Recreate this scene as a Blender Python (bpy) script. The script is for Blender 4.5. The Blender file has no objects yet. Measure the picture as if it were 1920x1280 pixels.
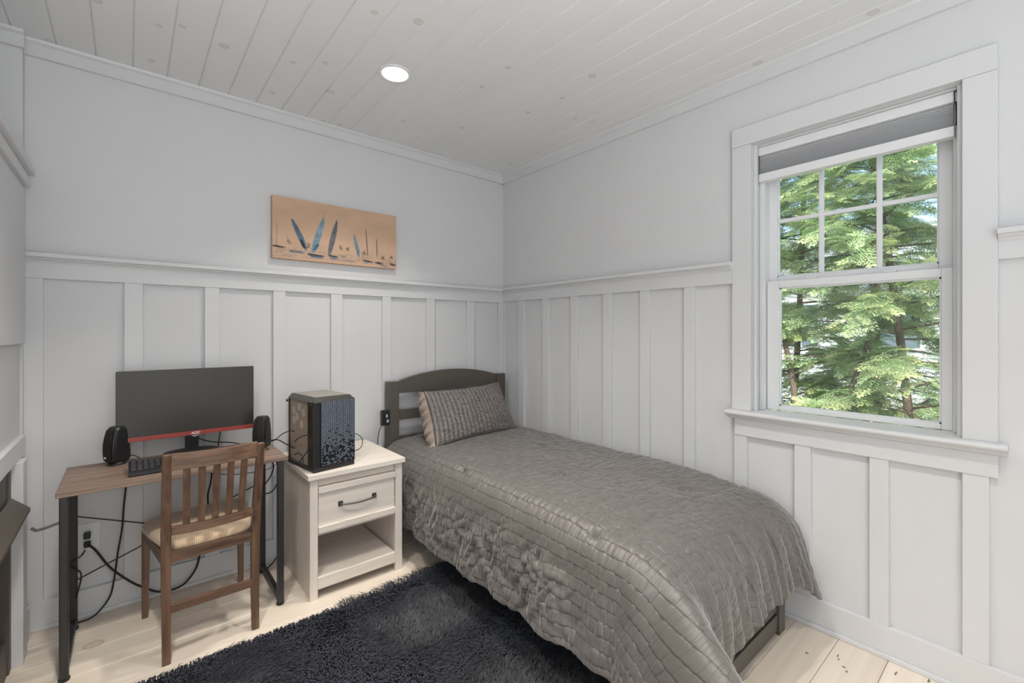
import bpy, bmesh, math, random
import numpy as np
from mathutils import Vector, Matrix
from math import radians as R, sin, cos, pi, exp, sqrt

S = bpy.context.scene
COL = S.collection
random.seed(7)

# ---------------------------------------------------------------- camera
F, CX, HY = 848.0, 960.0, 622.0
CAM = Vector((-2.189, -2.6885, 1.225)); YAW = 49.72
cd = bpy.data.cameras.new('camera'); cam = bpy.data.objects.new('camera', cd); COL.objects.link(cam)
cam.location = CAM
cam.rotation_euler = (R(90), 0, R(YAW - 90))
cd.sensor_width = 36; cd.lens = F / 1920 * 36
cd.shift_y = -(640 - HY) / 1920
cd.clip_start = 0.02; cd.clip_end = 200
S.camera = cam
VD = Vector((cos(R(YAW)), sin(R(YAW)))); VR = Vector((sin(R(YAW)), -cos(R(YAW))))
def on(u, v, ax, val):
    """world point where the photo's pixel (u,v) meets the plane axis=val"""
    l = (u - CX) / F
    r = Vector((VD.x + l * VR.x, VD.y + l * VR.y, -(v - HY) / F))
    return CAM + r * ((val - CAM[ax]) / r[ax])

# ---------------------------------------------------------------- world, sun, lights, exposure
w = bpy.data.worlds.new('sky'); S.world = w; w.use_nodes = True
nt = w.node_tree; nt.nodes.clear()
sky = nt.nodes.new('ShaderNodeTexSky'); sky.sky_type = 'NISHITA'; sky.sun_disc = False
sky.sun_elevation = R(48); sky.sun_rotation = R(250); sky.air_density = 1.0; sky.dust_density = 2.0
bg = nt.nodes.new('ShaderNodeBackground'); bg.inputs[1].default_value = 0.4
wo = nt.nodes.new('ShaderNodeOutputWorld')
nt.links.new(sky.outputs[0], bg.inputs[0]); nt.links.new(bg.outputs[0], wo.inputs[0])
sd = bpy.data.lights.new('sun', 'SUN'); sd.energy = 8.5; sd.angle = R(0.6); sd.color = (1, .95, .86)
so = bpy.data.objects.new('sun', sd); COL.objects.link(so)
so.rotation_euler = Vector((-0.72, -0.42, 0.80)).to_track_quat('Z', 'Y').to_euler(); so.location = (-4, -4, 9)
S.view_settings.view_transform = 'Standard'; S.view_settings.look = 'None'
S.view_settings.exposure = 0.0; S.view_settings.gamma = 1.0; S.view_settings.use_curve_mapping = False
def area(name, loc, size, power, rot, col=(1, 1, 1), sy=None, spread=None):
    l = bpy.data.lights.new(name, 'AREA'); l.energy = power; l.color = col
    l.shape = 'RECTANGLE' if sy else 'DISK'; l.size = size
    if spread: l.spread = R(spread)
    if sy: l.size_y = sy
    o = bpy.data.objects.new(name, l); COL.objects.link(o); o.location = loc; o.rotation_euler = rot
    return o
CAN_POWER = 6.6
# added soft cool fill light behind the camera, no modelled source
area('fill_behind', (-2.05, -3.80, .95), 1.7, 15, (R(90), 0, 0), (.90, .95, 1.0), 1.6)

# added fill light behind the camera, aimed up to brighten the ceiling
area('upward_fill', (-2.0, -3.1, 1.15), .9, 25, (R(180), 0, 0), (.93, .97, 1.0))

H = 2.417
# ---------------------------------------------------------------- helpers
def setp(o, label=None, cat=None, group=None, kind=None):
    if label: o['label'] = label
    if cat: o['category'] = cat
    if group: o['group'] = group
    if kind: o['kind'] = kind
    return o
def link(name, me, m=None, parent=None, bevel=0, smooth=False):
    o = bpy.data.objects.new(name, me); COL.objects.link(o)
    if m is not None and not me.materials: me.materials.append(m)
    if parent is not None: o.parent = parent; o.matrix_parent_inverse = parent.matrix_world.inverted()
    if bevel:
        b = o.modifiers.new('bevel', 'BEVEL'); b.width = bevel; b.segments = 2; b.limit_method = 'ANGLE'
    if smooth:
        for p in me.polygons: p.use_smooth = True
    return o
def obj(name, bm, m=None, parent=None, bevel=0, smooth=False):
    me = bpy.data.meshes.new(name); bmesh.ops.recalc_face_normals(bm, faces=bm.faces); bm.to_mesh(me); bm.free()
    return link(name, me, m, parent, bevel, smooth)
def empty(name, loc, label=None, cat=None, group=None, kind=None, rz=0):
    o = bpy.data.objects.new(name, None); COL.objects.link(o); o.location = loc; o.rotation_euler.z = rz
    o.empty_display_size = .05
    o.matrix_world = Matrix.Translation(Vector(loc)) @ Matrix.Rotation(rz, 4, 'Z')
    return setp(o, label, cat, group, kind)
def bx(bm, x0, x1, y0, y1, z0, z1, M=None):
    vs = [Vector((x, y, z)) for z in (z0, z1) for y in (y0, y1) for x in (x0, x1)]
    if M is not None: vs = [M @ v for v in vs]
    v = [bm.verts.new(p) for p in vs]
    for f in ((0,1,3,2),(4,5,7,6),(0,1,5,4),(2,3,7,6),(0,2,6,4),(1,3,7,5)): bm.faces.new([v[i] for i in f])
    return bm
def box(name, x0, x1, y0, y1, z0, z1, m, parent=None, bevel=0, M=None):
    return obj(name, bx(bmesh.new(), x0, x1, y0, y1, z0, z1, M), m, parent, bevel)
def bar(bm, a, b, wx, wy, up=(0, 0, 1), wx2=None, wy2=None):
    a, b = Vector(a), Vector(b); d = (b - a).normalized(); u = Vector(up)
    if abs(d.dot(u)) > .98: u = Vector((0, 1, 0))
    s = d.cross(u).normalized(); t = s.cross(d).normalized()
    v = []
    for p, hx, hy in ((a, wx/2, wy/2), (b, (wx2 or wx)/2, (wy2 or wy)/2)):
        for sx, sy in ((-1,-1),(1,-1),(1,1),(-1,1)): v.append(bm.verts.new(p + s*sx*hx + t*sy*hy))
    bm.faces.new(v[:4]); bm.faces.new(v[4:])
    for i in range(4): bm.faces.new([v[i], v[(i+1)%4], v[4+(i+1)%4], v[4+i]])
    return bm
def prism(bm, pts, axis, a, b):
    """extrude 2D outline pts along axis from a to b (pts in the two other axes in order)"""
    rows = []
    for q in (a, b):
        row = []
        for p in pts:
            c = [p[0], p[1]]; c.insert(axis, q); row.append(bm.verts.new(c))
        rows.append(row)
    n = len(pts)
    bm.faces.new(rows[0]); bm.faces.new(rows[1])
    for i in range(n): bm.faces.new([rows[0][i], rows[0][(i+1)%n], rows[1][(i+1)%n], rows[1][i]])
    return bm
def lathe(bm, prof, c, n=24, sx=1, sy=1):
    rings = []
    for r, z in prof:
        rings.append([bm.verts.new((c[0]+r*sx*cos(2*pi*k/n), c[1]+r*sy*sin(2*pi*k/n), c[2]+z)) for k in range(n)])
    for a, b in zip(rings, rings[1:]):
        for k in range(n): bm.faces.new([a[k], a[(k+1)%n], b[(k+1)%n], b[k]])
    bm.faces.new(rings[0]); bm.faces.new(rings[-1])
    return bm
def smooth_path(pts, n=8):
    P = [Vector(p) for p in pts]
    P = [P[0]*2-P[1]] + P + [P[-1]*2-P[-2]]
    out = []
    for i in range(1, len(P)-2):
        for k in range(n):
            t = k/n; a, b, c, d = P[i-1:i+3]
            out.append(.5*((2*b)+(c-a)*t+(2*a-5*b+4*c-d)*t*t+(3*b-a-3*c+d)*t**3))
    out.append(P[-2]); return out
def tube(bm, pts, r, n=8, r2=None):
    pts = [Vector(p) for p in pts]; rings = []; N = len(pts)
    pu = None
    for i, p in enumerate(pts):
        d = (pts[min(i+1, N-1)] - pts[max(i-1, 0)]).normalized()
        u = Vector((0, 0, 1)) if pu is None else pu
        if abs(d.dot(u)) > .95: u = Vector((1, 0, 0)) if abs(d.x) < .9 else Vector((0, 1, 0))
        s = d.cross(u).normalized(); t = s.cross(d).normalized(); pu = t
        rr = r if r2 is None else r + (r2-r)*i/(N-1)
        rings.append([bm.verts.new(p + s*rr*cos(2*pi*k/n) + t*rr*sin(2*pi*k/n)) for k in range(n)])
    for a, b in zip(rings, rings[1:]):
        for k in range(n): bm.faces.new([a[k], a[(k+1)%n], b[(k+1)%n], b[k]])
    bm.faces.new(rings[0]); bm.faces.new(rings[-1])
    return bm
def np_mesh(name, V, Fc, uv=None, colors=None):
    me = bpy.data.meshes.new(name)
    V = np.asarray(V, dtype=np.float32); Fc = np.asarray(Fc, dtype=np.int32)
    k = Fc.shape[1]
    me.vertices.add(len(V)); me.vertices.foreach_set('co', V.ravel())
    me.loops.add(Fc.size); me.loops.foreach_set('vertex_index', Fc.ravel())
    me.polygons.add(len(Fc)); me.polygons.foreach_set('loop_start', np.arange(0, Fc.size, k, dtype=np.int32))
    me.polygons.foreach_set('loop_total', np.full(len(Fc), k, dtype=np.int32))
    me.update(calc_edges=True)
    if uv is not None:
        l = me.uv_layers.new(name='UVMap'); l.data.foreach_set('uv', np.asarray(uv, dtype=np.float32)[Fc.ravel()].ravel())
    if colors is not None:
        a = me.color_attributes.new('Col', 'FLOAT_COLOR', 'POINT')
        c = np.ones((len(V), 4), dtype=np.float32); c[:, :3] = colors; a.data.foreach_set('color', c.ravel())
    me.validate()
    return me
def grid_faces(nu, nv):
    i = np.arange(nu-1)[:, None]*nv + np.arange(nv-1)[None, :]
    return np.stack([i, i+nv, i+nv+1, i+1], -1).reshape(-1, 4)

# ---------------------------------------------------------------- materials
def srgb(r, g, b):
    f = lambda c: (c/255/12.92) if c/255 <= .04045 else ((c/255+.055)/1.055)**2.4
    return (f(r), f(g), f(b), 1)
def mat(name, col, rough=.5, metal=0, spec=.5, bump=None, var=None, sheen=0):
    """col rgb; bump=(scale xyz, strength, distance); var=(scale xyz, amount)"""
    m = bpy.data.materials.new(name); m.use_nodes = True; n = m.node_tree.nodes; L = m.node_tree.links
    b = n['Principled BSDF']; b.inputs['Base Color'].default_value = (*col[:3], 1); b.inputs['Roughness'].default_value = rough
    b.inputs['Metallic'].default_value = metal; b.inputs['Specular IOR Level'].default_value = spec
    if sheen: b.inputs['Sheen Weight'].default_value = sheen; b.inputs['Sheen Roughness'].default_value = .4
    tc = n.new('ShaderNodeTexCoord')
    def noise(scale, detail=4):
        mp = n.new('ShaderNodeMapping'); mp.inputs['Scale'].default_value = scale; L.new(tc.outputs['Object'], mp.inputs[0])
        t = n.new('ShaderNodeTexNoise'); t.inputs['Scale'].default_value = 1; t.inputs['Detail'].default_value = detail
        L.new(mp.outputs[0], t.inputs[0]); return t
    if var:
        t = noise(var[0]); mr = n.new('ShaderNodeMapRange'); mr.inputs[1].default_value = .3; mr.inputs[2].default_value = .7
        mr.inputs[3].default_value = 1-var[1]; mr.inputs[4].default_value = 1+var[1]*.6
        L.new(t.outputs[0], mr.inputs[0])
        mx = n.new('ShaderNodeVectorMath'); mx.operation = 'SCALE'; mx.inputs[0].default_value = col[:3]
        L.new(mr.outputs[0], mx.inputs['Scale']); L.new(mx.outputs[0], b.inputs['Base Color'])
    if bump:
        t = noise(bump[0]); bp = n.new('ShaderNodeBump'); bp.inputs['Strength'].default_value = bump[1]
        bp.inputs['Distance'].default_value = bump[2]; L.new(t.outputs[0], bp.inputs['Height']); L.new(bp.outputs[0], b.inputs['Normal'])
    return m
def col_mat(name, rough=.6, bump=None, spec=.4):
    m = mat(name, (.5, .5, .5), rough, bump=bump, spec=spec); n = m.node_tree.nodes; L = m.node_tree.links
    a = n.new('ShaderNodeVertexColor'); a.layer_name = 'Col'; L.new(a.outputs[0], n['Principled BSDF'].inputs['Base Color']); return m
PAINT = mat('wall_paint', (.685, .69, .70), .55, bump=((60, 60, 60), .05, .001), var=((3, 3, 3), .012))
TRIM = mat('trim_paint', (.69, .695, .705), .42, bump=((40, 40, 40), .04, .001))
VINYL = mat('white_vinyl', (.80, .81, .82), .3)
MBLACK = mat('black_metal', (.022, .022, .022), .42, bump=((300, 300, 300), .1, .0005))
PBLACK = mat('black_plastic', (.014, .014, .015), .38)
SCREEN = mat('screen', (.030, .027, .022), .35, bump=((900, 900, 900), .1, .0002))
RED = mat('red_plastic', (.30, .045, .035), .4)
WHITEP = mat('white_mark', (.8, .8, .8), .5)
CHROME = mat('steel', (.35, .34, .33), .3, metal=1)
PEWTER = mat('pewter', (.16, .15, .14), .4, metal=.9)
TAUPE = mat('bronze_metal', (.115, .098, .080), .5, metal=.25, var=((4, 4, 4), .05))
DARKGLASS = mat('dark_glass', (.012, .011, .010), .12)
def wood(name, c1, c2, axis, rough=.45, scale=(1, 1, 1), bs=.15):
    """grain stretched along axis"""
    m = bpy.data.materials.new(name); m.use_nodes = True; n = m.node_tree.nodes; L = m.node_tree.links
    b = n['Principled BSDF']; b.inputs['Roughness'].default_value = rough
    tc = n.new('ShaderNodeTexCoord'); mp = n.new('ShaderNodeMapping'); sc = [55, 55, 55]; sc[axis] = 2.2
    mp.inputs['Scale'].default_value = [a*q for a, q in zip(sc, scale)]; L.new(tc.outputs['Object'], mp.inputs[0])
    oi = n.new('ShaderNodeObjectInfo'); ad = n.new('ShaderNodeVectorMath'); ad.operation = 'SCALE'; ad.inputs[0].default_value = (37, 61, 23)
    L.new(oi.outputs['Random'], ad.inputs['Scale']); L.new(ad.outputs[0], mp.inputs['Location'])
    t = n.new('ShaderNodeTexNoise'); t.inputs['Scale'].default_value = 1; t.inputs['Detail'].default_value = 6; t.inputs['Distortion'].default_value = .6
    L.new(mp.outputs[0], t.inputs[0])
    cr = n.new('ShaderNodeValToRGB'); cr.color_ramp.elements[0].position = .32; cr.color_ramp.elements[1].position = .68
    cr.color_ramp.elements[0].color = (*c1, 1); cr.color_ramp.elements[1].color = (*c2, 1)
    L.new(t.outputs[0], cr.inputs[0]); L.new(cr.outputs[0], b.inputs['Base Color'])
    bp = n.new('ShaderNodeBump'); bp.inputs['Strength'].default_value = bs; bp.inputs['Distance'].default_value = .001
    L.new(t.outputs[0], bp.inputs['Height']); L.new(bp.outputs[0], b.inputs['Normal'])
    return m
CHAIRW = [wood('chair_wood_%d' % a, (.085, .045, .028), (.20, .115, .072), a, .38) for a in range(3)]
DESKW = wood('desk_wood', (.16, .108, .080), (.30, .215, .165), 0, .5)
BEDW = mat('bed_paint', (.095, .085, .072), .42, var=((6, 6, 30), .08))
NSW = wood('whitewashed_oak', (.68, .61, .54), (.76, .70, .63), 2, .5, (1, 1, 1), .08)
NSH = wood('whitewashed_oak_flat', (.68, .61, .54), (.76, .70, .63), 0, .5, (1, 1, 1), .08)

def spots(m, pts, ring, base_socket=None, axes='xy'):
    """wear: knots at fixed places: list (x, y, rx, ry, colour, strength)"""
    n = m.node_tree.nodes; L = m.node_tree.links; b = n['Principled BSDF']
    cur = b.inputs['Base Color'].links[0].from_socket
    g = n.new('ShaderNodeNewGeometry')
    nz = n.new('ShaderNodeTexNoise'); nz.inputs['Scale'].default_value = 60; L.new(g.outputs['Position'], nz.inputs[0])
    nsub = n.new('ShaderNodeVectorMath'); nsub.operation = 'MULTIPLY_ADD'; nsub.inputs[1].default_value = (.01, .01, 0); L.new(nz.outputs['Color'], nsub.inputs[0]); L.new(g.outputs['Position'], nsub.inputs[2])
    for (x, y, rx, ry, colr, st) in pts:
        a = n.new('ShaderNodeVectorMath'); a.operation = 'SUBTRACT'; L.new(nsub.outputs[0], a.inputs[0]); a.inputs[1].default_value = (x+.005, y+.005, 0)
        s = n.new('ShaderNodeVectorMath'); s.operation = 'MULTIPLY'; L.new(a.outputs[0], s.inputs[0]); s.inputs[1].default_value = (1/rx, 1/ry, 0)
        ln = n.new('ShaderNodeVectorMath'); ln.operation = 'LENGTH'; L.new(s.outputs[0], ln.inputs[0])
        cr = n.new('ShaderNodeValToRGB'); e = cr.color_ramp.elements
        if ring:
            e[0].position = 0; e[0].color = (.45*st,)*3+(1,); e[1].position = 1; e[1].color = (0, 0, 0, 1)
            q = e.new(.6); q.color = (.5*st,)*3+(1,); q = e.new(.8); q.color = (st,)*3+(1,)
        else:
            e[0].position = .7; e[0].color = (st,)*3+(1,); e[1].position = 1; e[1].color = (0, 0, 0, 1)
        L.new(ln.outputs['Value'], cr.inputs[0])
        mx = n.new('ShaderNodeMix'); mx.data_type = 'RGBA'; L.new(cr.outputs[0], mx.inputs[0]); L.new(cur, mx.inputs[6]); mx.inputs[7].default_value = (*colr, 1)
        cur = mx.outputs[2]
    L.new(cur, b.inputs['Base Color'])

# ---------------------------------------------------------------- ceiling
XL, YF = -2.95, -3.9
CEILM = mat('ceiling_paint', (.80, .805, .81), .5, var=((3, 1, 3), .02), bump=((60, 5, 60), .05, .001))
knots = [(-2.099,-.456),(-2.029,-.508),(-1.886,-.473),(-2.111,-.146),(-1.633,-.536),(-1.522,-.625),(-1.426,-.391),(-1.642,-.195),(-1.49,-1.069),(-1.338,-1.129),(-2.279,-.482),(-.883,-1.118),(-.876,-.914),(-1.35,-.046),(-1.262,-.059),(-1.002,-.34),(-.702,-.48),(-.541,-1.324),(-.502,-1.093),(-.533,-.868),(-.287,-.988),(-.182,-1.027),(-.12,-.234),(-.06,-1.861),(-.07,-2.273),(-2.438,-.051)]
big = {9, 2, 6, 17, 23, 24, 10}
spots(CEILM, [(x, y, .021 if i in big else .014, .021 if i in big else .014, (.42, .385, .29), .55) for i, (x, y) in enumerate(knots)], True)
ceil = box('ceiling', XL-.1, .14, YF-.1, .14, H+.012, H+.12, PAINT); setp(ceil, kind='structure')
x = .0 - .04; k = 0
seams = [-2.541 + .1222*j for j in range(-4, 22)]
for a, b_ in zip(seams, seams[1:]):
    if b_ > 0: b_ = 0
    if a >= b_ - .01: continue
    bm = bmesh.new(); g = .0035; zt, zb = H+.012, H
    prism(bm, [(a, zt), (a, zb+.005), (a+g, zb), (b_-g, zb), (b_, zb+.005), (b_, zt)], 1, YF, 0)
    obj('plank', bm, CEILM, ceil)

# ---------------------------------------------------------------- floor
FLOORM = wood('floor_wood', (.74, .64, .53), (.86, .77, .66), 0, .42, (.35, .35, .6), .05)
fk = [(on(707, 1154, 2, 0), .02), (on(429, 1085, 2, 0), .015), (on(399, 1139, 2, 0), .01), (on(175, 1208, 2, 0), .03), (on(745, 1101, 2, 0), .012)]
spots(FLOORM, [(p.x, p.y, r*1.2, r, (.45, .27, .16), .6) for p, r in fk], True)
fb = [(1513, 1224, .006, .006), (1571, 1229, .012, .003), (1573, 1236, .010, .003), (1582, 1250, .006, .006), (1588, 1259, .009, .004), (1680, 1262, .016, .003), (1742, 1276, .014, .005), (1645, 1223, .012, .004)]
spots(FLOORM, [(on(u, v, 2, 0).x, on(u, v, 2, 0).y, a, b2, (.05, .035, .025), .85) for u, v, a, b2 in fb], False)
n = FLOORM.node_tree.nodes; L = FLOORM.node_tree.links; b = n['Principled BSDF']; cur = b.inputs['Base Color'].links[0].from_socket
oi = n.new('ShaderNodeObjectInfo'); mr = n.new('ShaderNodeMapRange'); mr.inputs[3].default_value = .9; mr.inputs[4].default_value = 1.04; L.new(oi.outputs['Random'], mr.inputs[0])
vm = n.new('ShaderNodeVectorMath'); vm.operation = 'SCALE'; L.new(cur, vm.inputs[0]); L.new(mr.outputs[0], vm.inputs['Scale']); L.new(vm.outputs[0], b.inputs['Base Color'])
SUBF = mat('subfloor', (.05, .04, .03), .9)
floor = box('floor', XL-.1, .14, YF-.1, .14, -.12, -.014, SUBF); setp(floor, kind='structure')
y = -2.0 + .1545*13
ys = [min(-2.0+.1545*j, 0.0) for j in range(-12, 14)]
for a, b_ in zip(ys, ys[1:]):
    if b_-a < .01: continue
    bm = bmesh.new(); g = .0008
    xj = random.uniform(-2.4, -.4)
    prism(bm, [(a+g, -.014), (a+g, -.0012), (a+g+.0012, 0), (b_-g-.0012, 0), (b_-g, -.0012), (b_-g, -.014)], 0, XL, 0)
    obj('plank', bm, FLOORM, floor)

# ---------------------------------------------------------------- back wall (board and batten)
T = .018
wb = box('wall_back', XL-.1, .14, 0, .13, 0, H, PAINT); setp(wb, kind='structure')
for a, b_ in [(-2.525,-2.458),(-2.205,-2.139),(-1.904,-1.842),(-1.599,-1.538),(-1.296,-1.231),(-.983,-.926),(-.674,-.609),(-.347,-.281),(-.059,-.0)]:
    box('batten', a, b_, -T, 0, .118, 1.445, TRIM, wb, .0015)
box('frieze_board', -2.525, 0, -T-.002, 0, 1.445, 1.515, TRIM, wb, .0015)
def rail_profile():   # (distance from wall, z)
    return [(0, 1.548), (.052, 1.548), (.054, 1.546), (.054, 1.531), (.052, 1.529), (.036, 1.529), (.033, 1.522), (.026, 1.516), (.024, 1.510), (0, 1.510)]
prism_pts = [(-d, z) for d, z in rail_profile()]
obj('picture_rail', prism(bmesh.new(), prism_pts, 0, -2.52, -.0), TRIM, wb)
base = box('baseboard_back', -2.50, 0, -.020, 0, 0, .118, TRIM, None, .002); setp(base, kind='structure')
box('shoe_molding', -2.50, 0, -.030, -.020, 0, .017, TRIM, base, .003)
def crown(a, b_, axis, name, off=0):
    pr = [(0, 2.352), (.016, 2.352), (.018, 2.354), (.018, 2.400), (.030, 2.4075), (.034, H), (0, H)]
    pts = [(-d-off, z) for d, z in pr]
    return setp(obj(name, prism(bmesh.new(), pts, axis, a, b_), TRIM), kind='structure')
crown(-2.53, 0, 0, 'trim_1'); crown(YF, 0, 1, 'trim_2')
# the slightly forward wall piece over the fireplace
wp = box('wall_alcove', XL, -2.512, -.05, 0, 0, H, PAINT); setp(wp, kind='structure')
crown(XL, -2.506, 0, 'trim_3', .05)


# ---------------------------------------------------------------- right wall with window opening
WY0, WY1, WZ0, WZ1 = -1.817, -2.503, .850, 2.085
bm = bmesh.new(); TW = .20
q_ = .011
bx(bm, 0, TW, WY0+q_, .13, 0, H); bx(bm, 0, TW, YF-.1, WY1-q_, 0, H); bx(bm, 0, TW, WY1-q_, WY0+q_, 0, WZ0-.012); bx(bm, 0, TW, WY1-q_, WY0+q_, WZ1+q_, H)
wr = obj('wall_right', bm, PAINT); setp(wr, kind='structure')
for a, b_ in [(-.005,-.03),(-.193,-.257),(-.448,-.509),(-.708,-.765),(-.970,-1.027),(-1.227,-1.284),(-1.488,-1.544)]:
    box('batten', -T, 0, b_, a, .118, 1.452, TRIM, wr, .0015)
for a, b_ in [(-1.741,-1.797),(-1.993,-2.053),(-2.250,-2.308),(-2.504,-2.568)]:
    box('batten', -T, 0, b_, a, .118, .745, TRIM, wr, .0015)
box('batten', -T, 0, -2.86, -2.80, .118, 1.46, TRIM, wr, .0015)
box('frieze_board', -T-.002, 0, -1.733, 0, 1.452, 1.522, TRIM, wr, .0015)
box('frieze_board', -T-.002, 0, YF, -2.588, 1.462, 1.530, TRIM, wr, .0015)
for a, b_, dz in ((-1.735, -.0, .006), (YF, -2.588, .012)):
    pts = [(-d, z+dz) for d, z in rail_profile()]
    obj('picture_rail', prism(bmesh.new(), pts, 1, a, b_), TRIM, wr)
base = box('baseboard_right', -.020, 0, YF, 0, 0, .118, TRIM, None, .002); setp(base, kind='structure')
box('shoe_molding', -.031, -.020, YF, 0, 0, .018, TRIM, base, .003)
setp(box('wall_left', XL-.1, XL, YF, 0, 0, H, PAINT), kind='structure')
setp(box('wall_front', XL-.1, .2, YF-.1, YF, 0, H, PAINT), kind='structure')

# ---------------------------------------------------------------- window
win = empty('window_1', (.08, -2.16, .86), kind='structure')
CT = .022
box('casing', -CT, -.0003, WY0+.001, -1.733, .862, 2.085, TRIM, win, .002)
box('casing', -CT, -.0003, -2.588, WY1-.001, .862, 2.085, TRIM, win, .002)
box('header_casing', -CT-.002, 0, -2.588, -1.733, 2.0855, 2.172, TRIM, win, .002)
box('apron', -CT, 0, -2.589, -1.744, .745, .822, TRIM, win, .002)
pr = [(.10, .862), (-.055, .862), (-.063, .858), (-.065, .852), (-.063, .846), (-.055, .842), (-.048, .841), (-.044, .836), (-.034, .832), (-.030, .824), (-.022, .822), (0, .822), (0, .842), (.10, .842)]
obj('stool', prism(bmesh.new(), pr, 1, -2.611, -1.716), TRIM, win)
# jambs
box('jamb', 0, TW, WY0, WY0+.0105, .835, WZ1+.0105, TRIM, win); box('jamb', 0, TW, WY1-.0105, WY1, .835, WZ1+.0105, TRIM, win)
box('jamb', .0002, TW, WY1, WY0, WZ1, WZ1+.0100, TRIM, win)
for d, w_ in ((.010, .010), (.028, .006)):
    box('stop', d, d+.012, WY0-w_-.004, WY0, .862, WZ1, TRIM, win, .002)
    box('stop', d, d+.012, WY1, WY1+w_+.004, .862, WZ1, TRIM, win, .002)
box('vinyl_liner', .075, .19, WY0-.022, WY0-.0004, .862, WZ1-.0005, VINYL, win, .003)
box('vinyl_liner', .075, .19, WY1+.0004, WY1+.030, .862, WZ1-.0005, VINYL, win, .003)
box('vinyl_liner', .075, .19, WY1+.001, WY0-.001, WZ1-.03, WZ1-.0005, VINYL, win, .003)
GLASS = bpy.data.materials.new('window_glass'); GLASS.use_nodes = True
n = GLASS.node_tree.nodes; L = GLASS.node_tree.links; n.clear()
tr = n.new('ShaderNodeBsdfTransparent'); tr.inputs[0].default_value = (.93, .96, .95, 1); gl = n.new('ShaderNodeBsdfGlossy'); gl.inputs[1].default_value = .02
fr = n.new('ShaderNodeFresnel'); fr.inputs[0].default_value = 1.45; mx = n.new('ShaderNodeMixShader'); oo = n.new('ShaderNodeOutputMaterial')
L.new(fr.outputs[0], mx.inputs[0]); L.new(tr.outputs[0], mx.inputs[1]); L.new(gl.outputs[0], mx.inputs[2]); L.new(mx.outputs[0], oo.inputs[0])
def sash(name, xf, th, ys, zs, gy, gz, muntins):
    """xf front plane, gy/gz glass opening"""
    s = empty(name, (xf, (ys[0]+ys[1])/2, zs[0])); s.parent = win; s.matrix_parent_inverse = win.matrix_world.inverted()
    def fr(nm, y0, y1, z0, z1): box(nm, xf, xf+th, y0, y1, z0, z1, VINYL, s, .003)
    fr('stile', ys[0], gy[0], zs[0], zs[1]); fr('stile', gy[1], ys[1], zs[0], zs[1])
    fr('rail', gy[0], gy[1], zs[0], gz[0]); fr('rail', gy[0], gy[1], gz[1], zs[1])
    # glazing bead
    bm = bmesh.new(); q = .010; c = .012
    bx(bm, xf+c, xf+c+.01, gy[0], gy[0]+q*.6, gz[0], gz[1]); bx(bm, xf+c, xf+c+.01, gy[1]-q*.6, gy[1], gz[0], gz[1])
    bx(bm, xf+c, xf+c+.01, gy[0], gy[1], gz[0], gz[0]+q*.6); bx(bm, xf+c, xf+c+.01, gy[0], gy[1], gz[1]-q*.6, gz[1])
    obj('glazing_bead', bm, VINYL, s)
    yy = [gy[0]] + muntins[0] + [gy[1]]; zz = [gz[0]] + muntins[1] + [gz[1]]
    for i in range(len(yy)-1):
        for j in range(len(zz)-1):
            box('pane', xf+th*.5, xf+th*.5+.003, yy[i]+.001, yy[i+1]-.001, zz[j]+.001, zz[j+1]-.001, GLASS, s)
    for m_ in muntins[0]: box('muntin', xf+th*.5-.008, xf+th*.5+.010, m_-.009, m_+.009, gz[0], gz[1], VINYL, s, .003)
    for m_ in muntins[1]: box('muntin', xf+th*.5-.0075, xf+th*.5+.0095, gy[0], gy[1], m_-.009, m_+.009, VINYL, s, .003)
    return s
sash('lower_sash', .100, .030, (-2.471, -1.841), (.864, 1.461), (-2.439, -1.892), (.884, 1.428), ([], []))
sash('upper_sash', .136, .030, (-2.468, -1.838), (1.440, 2.055), (-2.428, -1.872), (1.484, 2.005), ([-2.2495, -2.047], [1.744]))
for yy in (-2.02, -2.29): box('sash_lock', .103, .135, yy-.02, yy+.02, 1.4615, 1.469, VINYL, win, .002)

box('head_stop', .028, .074, WY1+.0005, WY0-.0005, 2.0785, WZ1-.0005, TRIM, win, .002)
# shade (lifts off: its own thing)
SHF = mat('shade_fabric', (.50, .51, .525), .9, bump=((200, 30, 400), .3, .001))
sh = empty('window_shade', (.05, -2.15, 2.07), 'grey pleated cellular shade pulled up at the top of the window', 'window shade')
box('head_rail', .040, .080, -2.478, -1.826, 2.040, 2.078, VINYL, sh, .003)
bm = bmesh.new(); pts = []; nz = 11; z0, z1 = 1.958, 2.040
for i in range(nz*2+1):
    t = i/(nz*2); z = z1 + (z0-z1)*(t**.8); pts.append((.050 if i % 2 else .058, z))
pts2 = [(.078, z0), (.078, z1)]
prism(bm, pts + pts2, 1, -2.476, -1.828); obj('pleated_fabric', bm, SHF, sh)
box('bottom_rail', .044, .084, -2.479, -1.825, 1.920, 1.957, VINYL, sh, .003)
bm = bmesh.new(); bx(bm, .030, .060, -2.498, -2.482, 2.035, 2.068)
obj('cord_bracket', bm, CHROME, sh, .002)
bm = bmesh.new(); tube(bm, [(.042, -2.483, 2.05), (.041, -2.485, 2.0), (.042, -2.484, 1.955)], .002); obj('cord', bm, PBLACK, sh)

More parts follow.
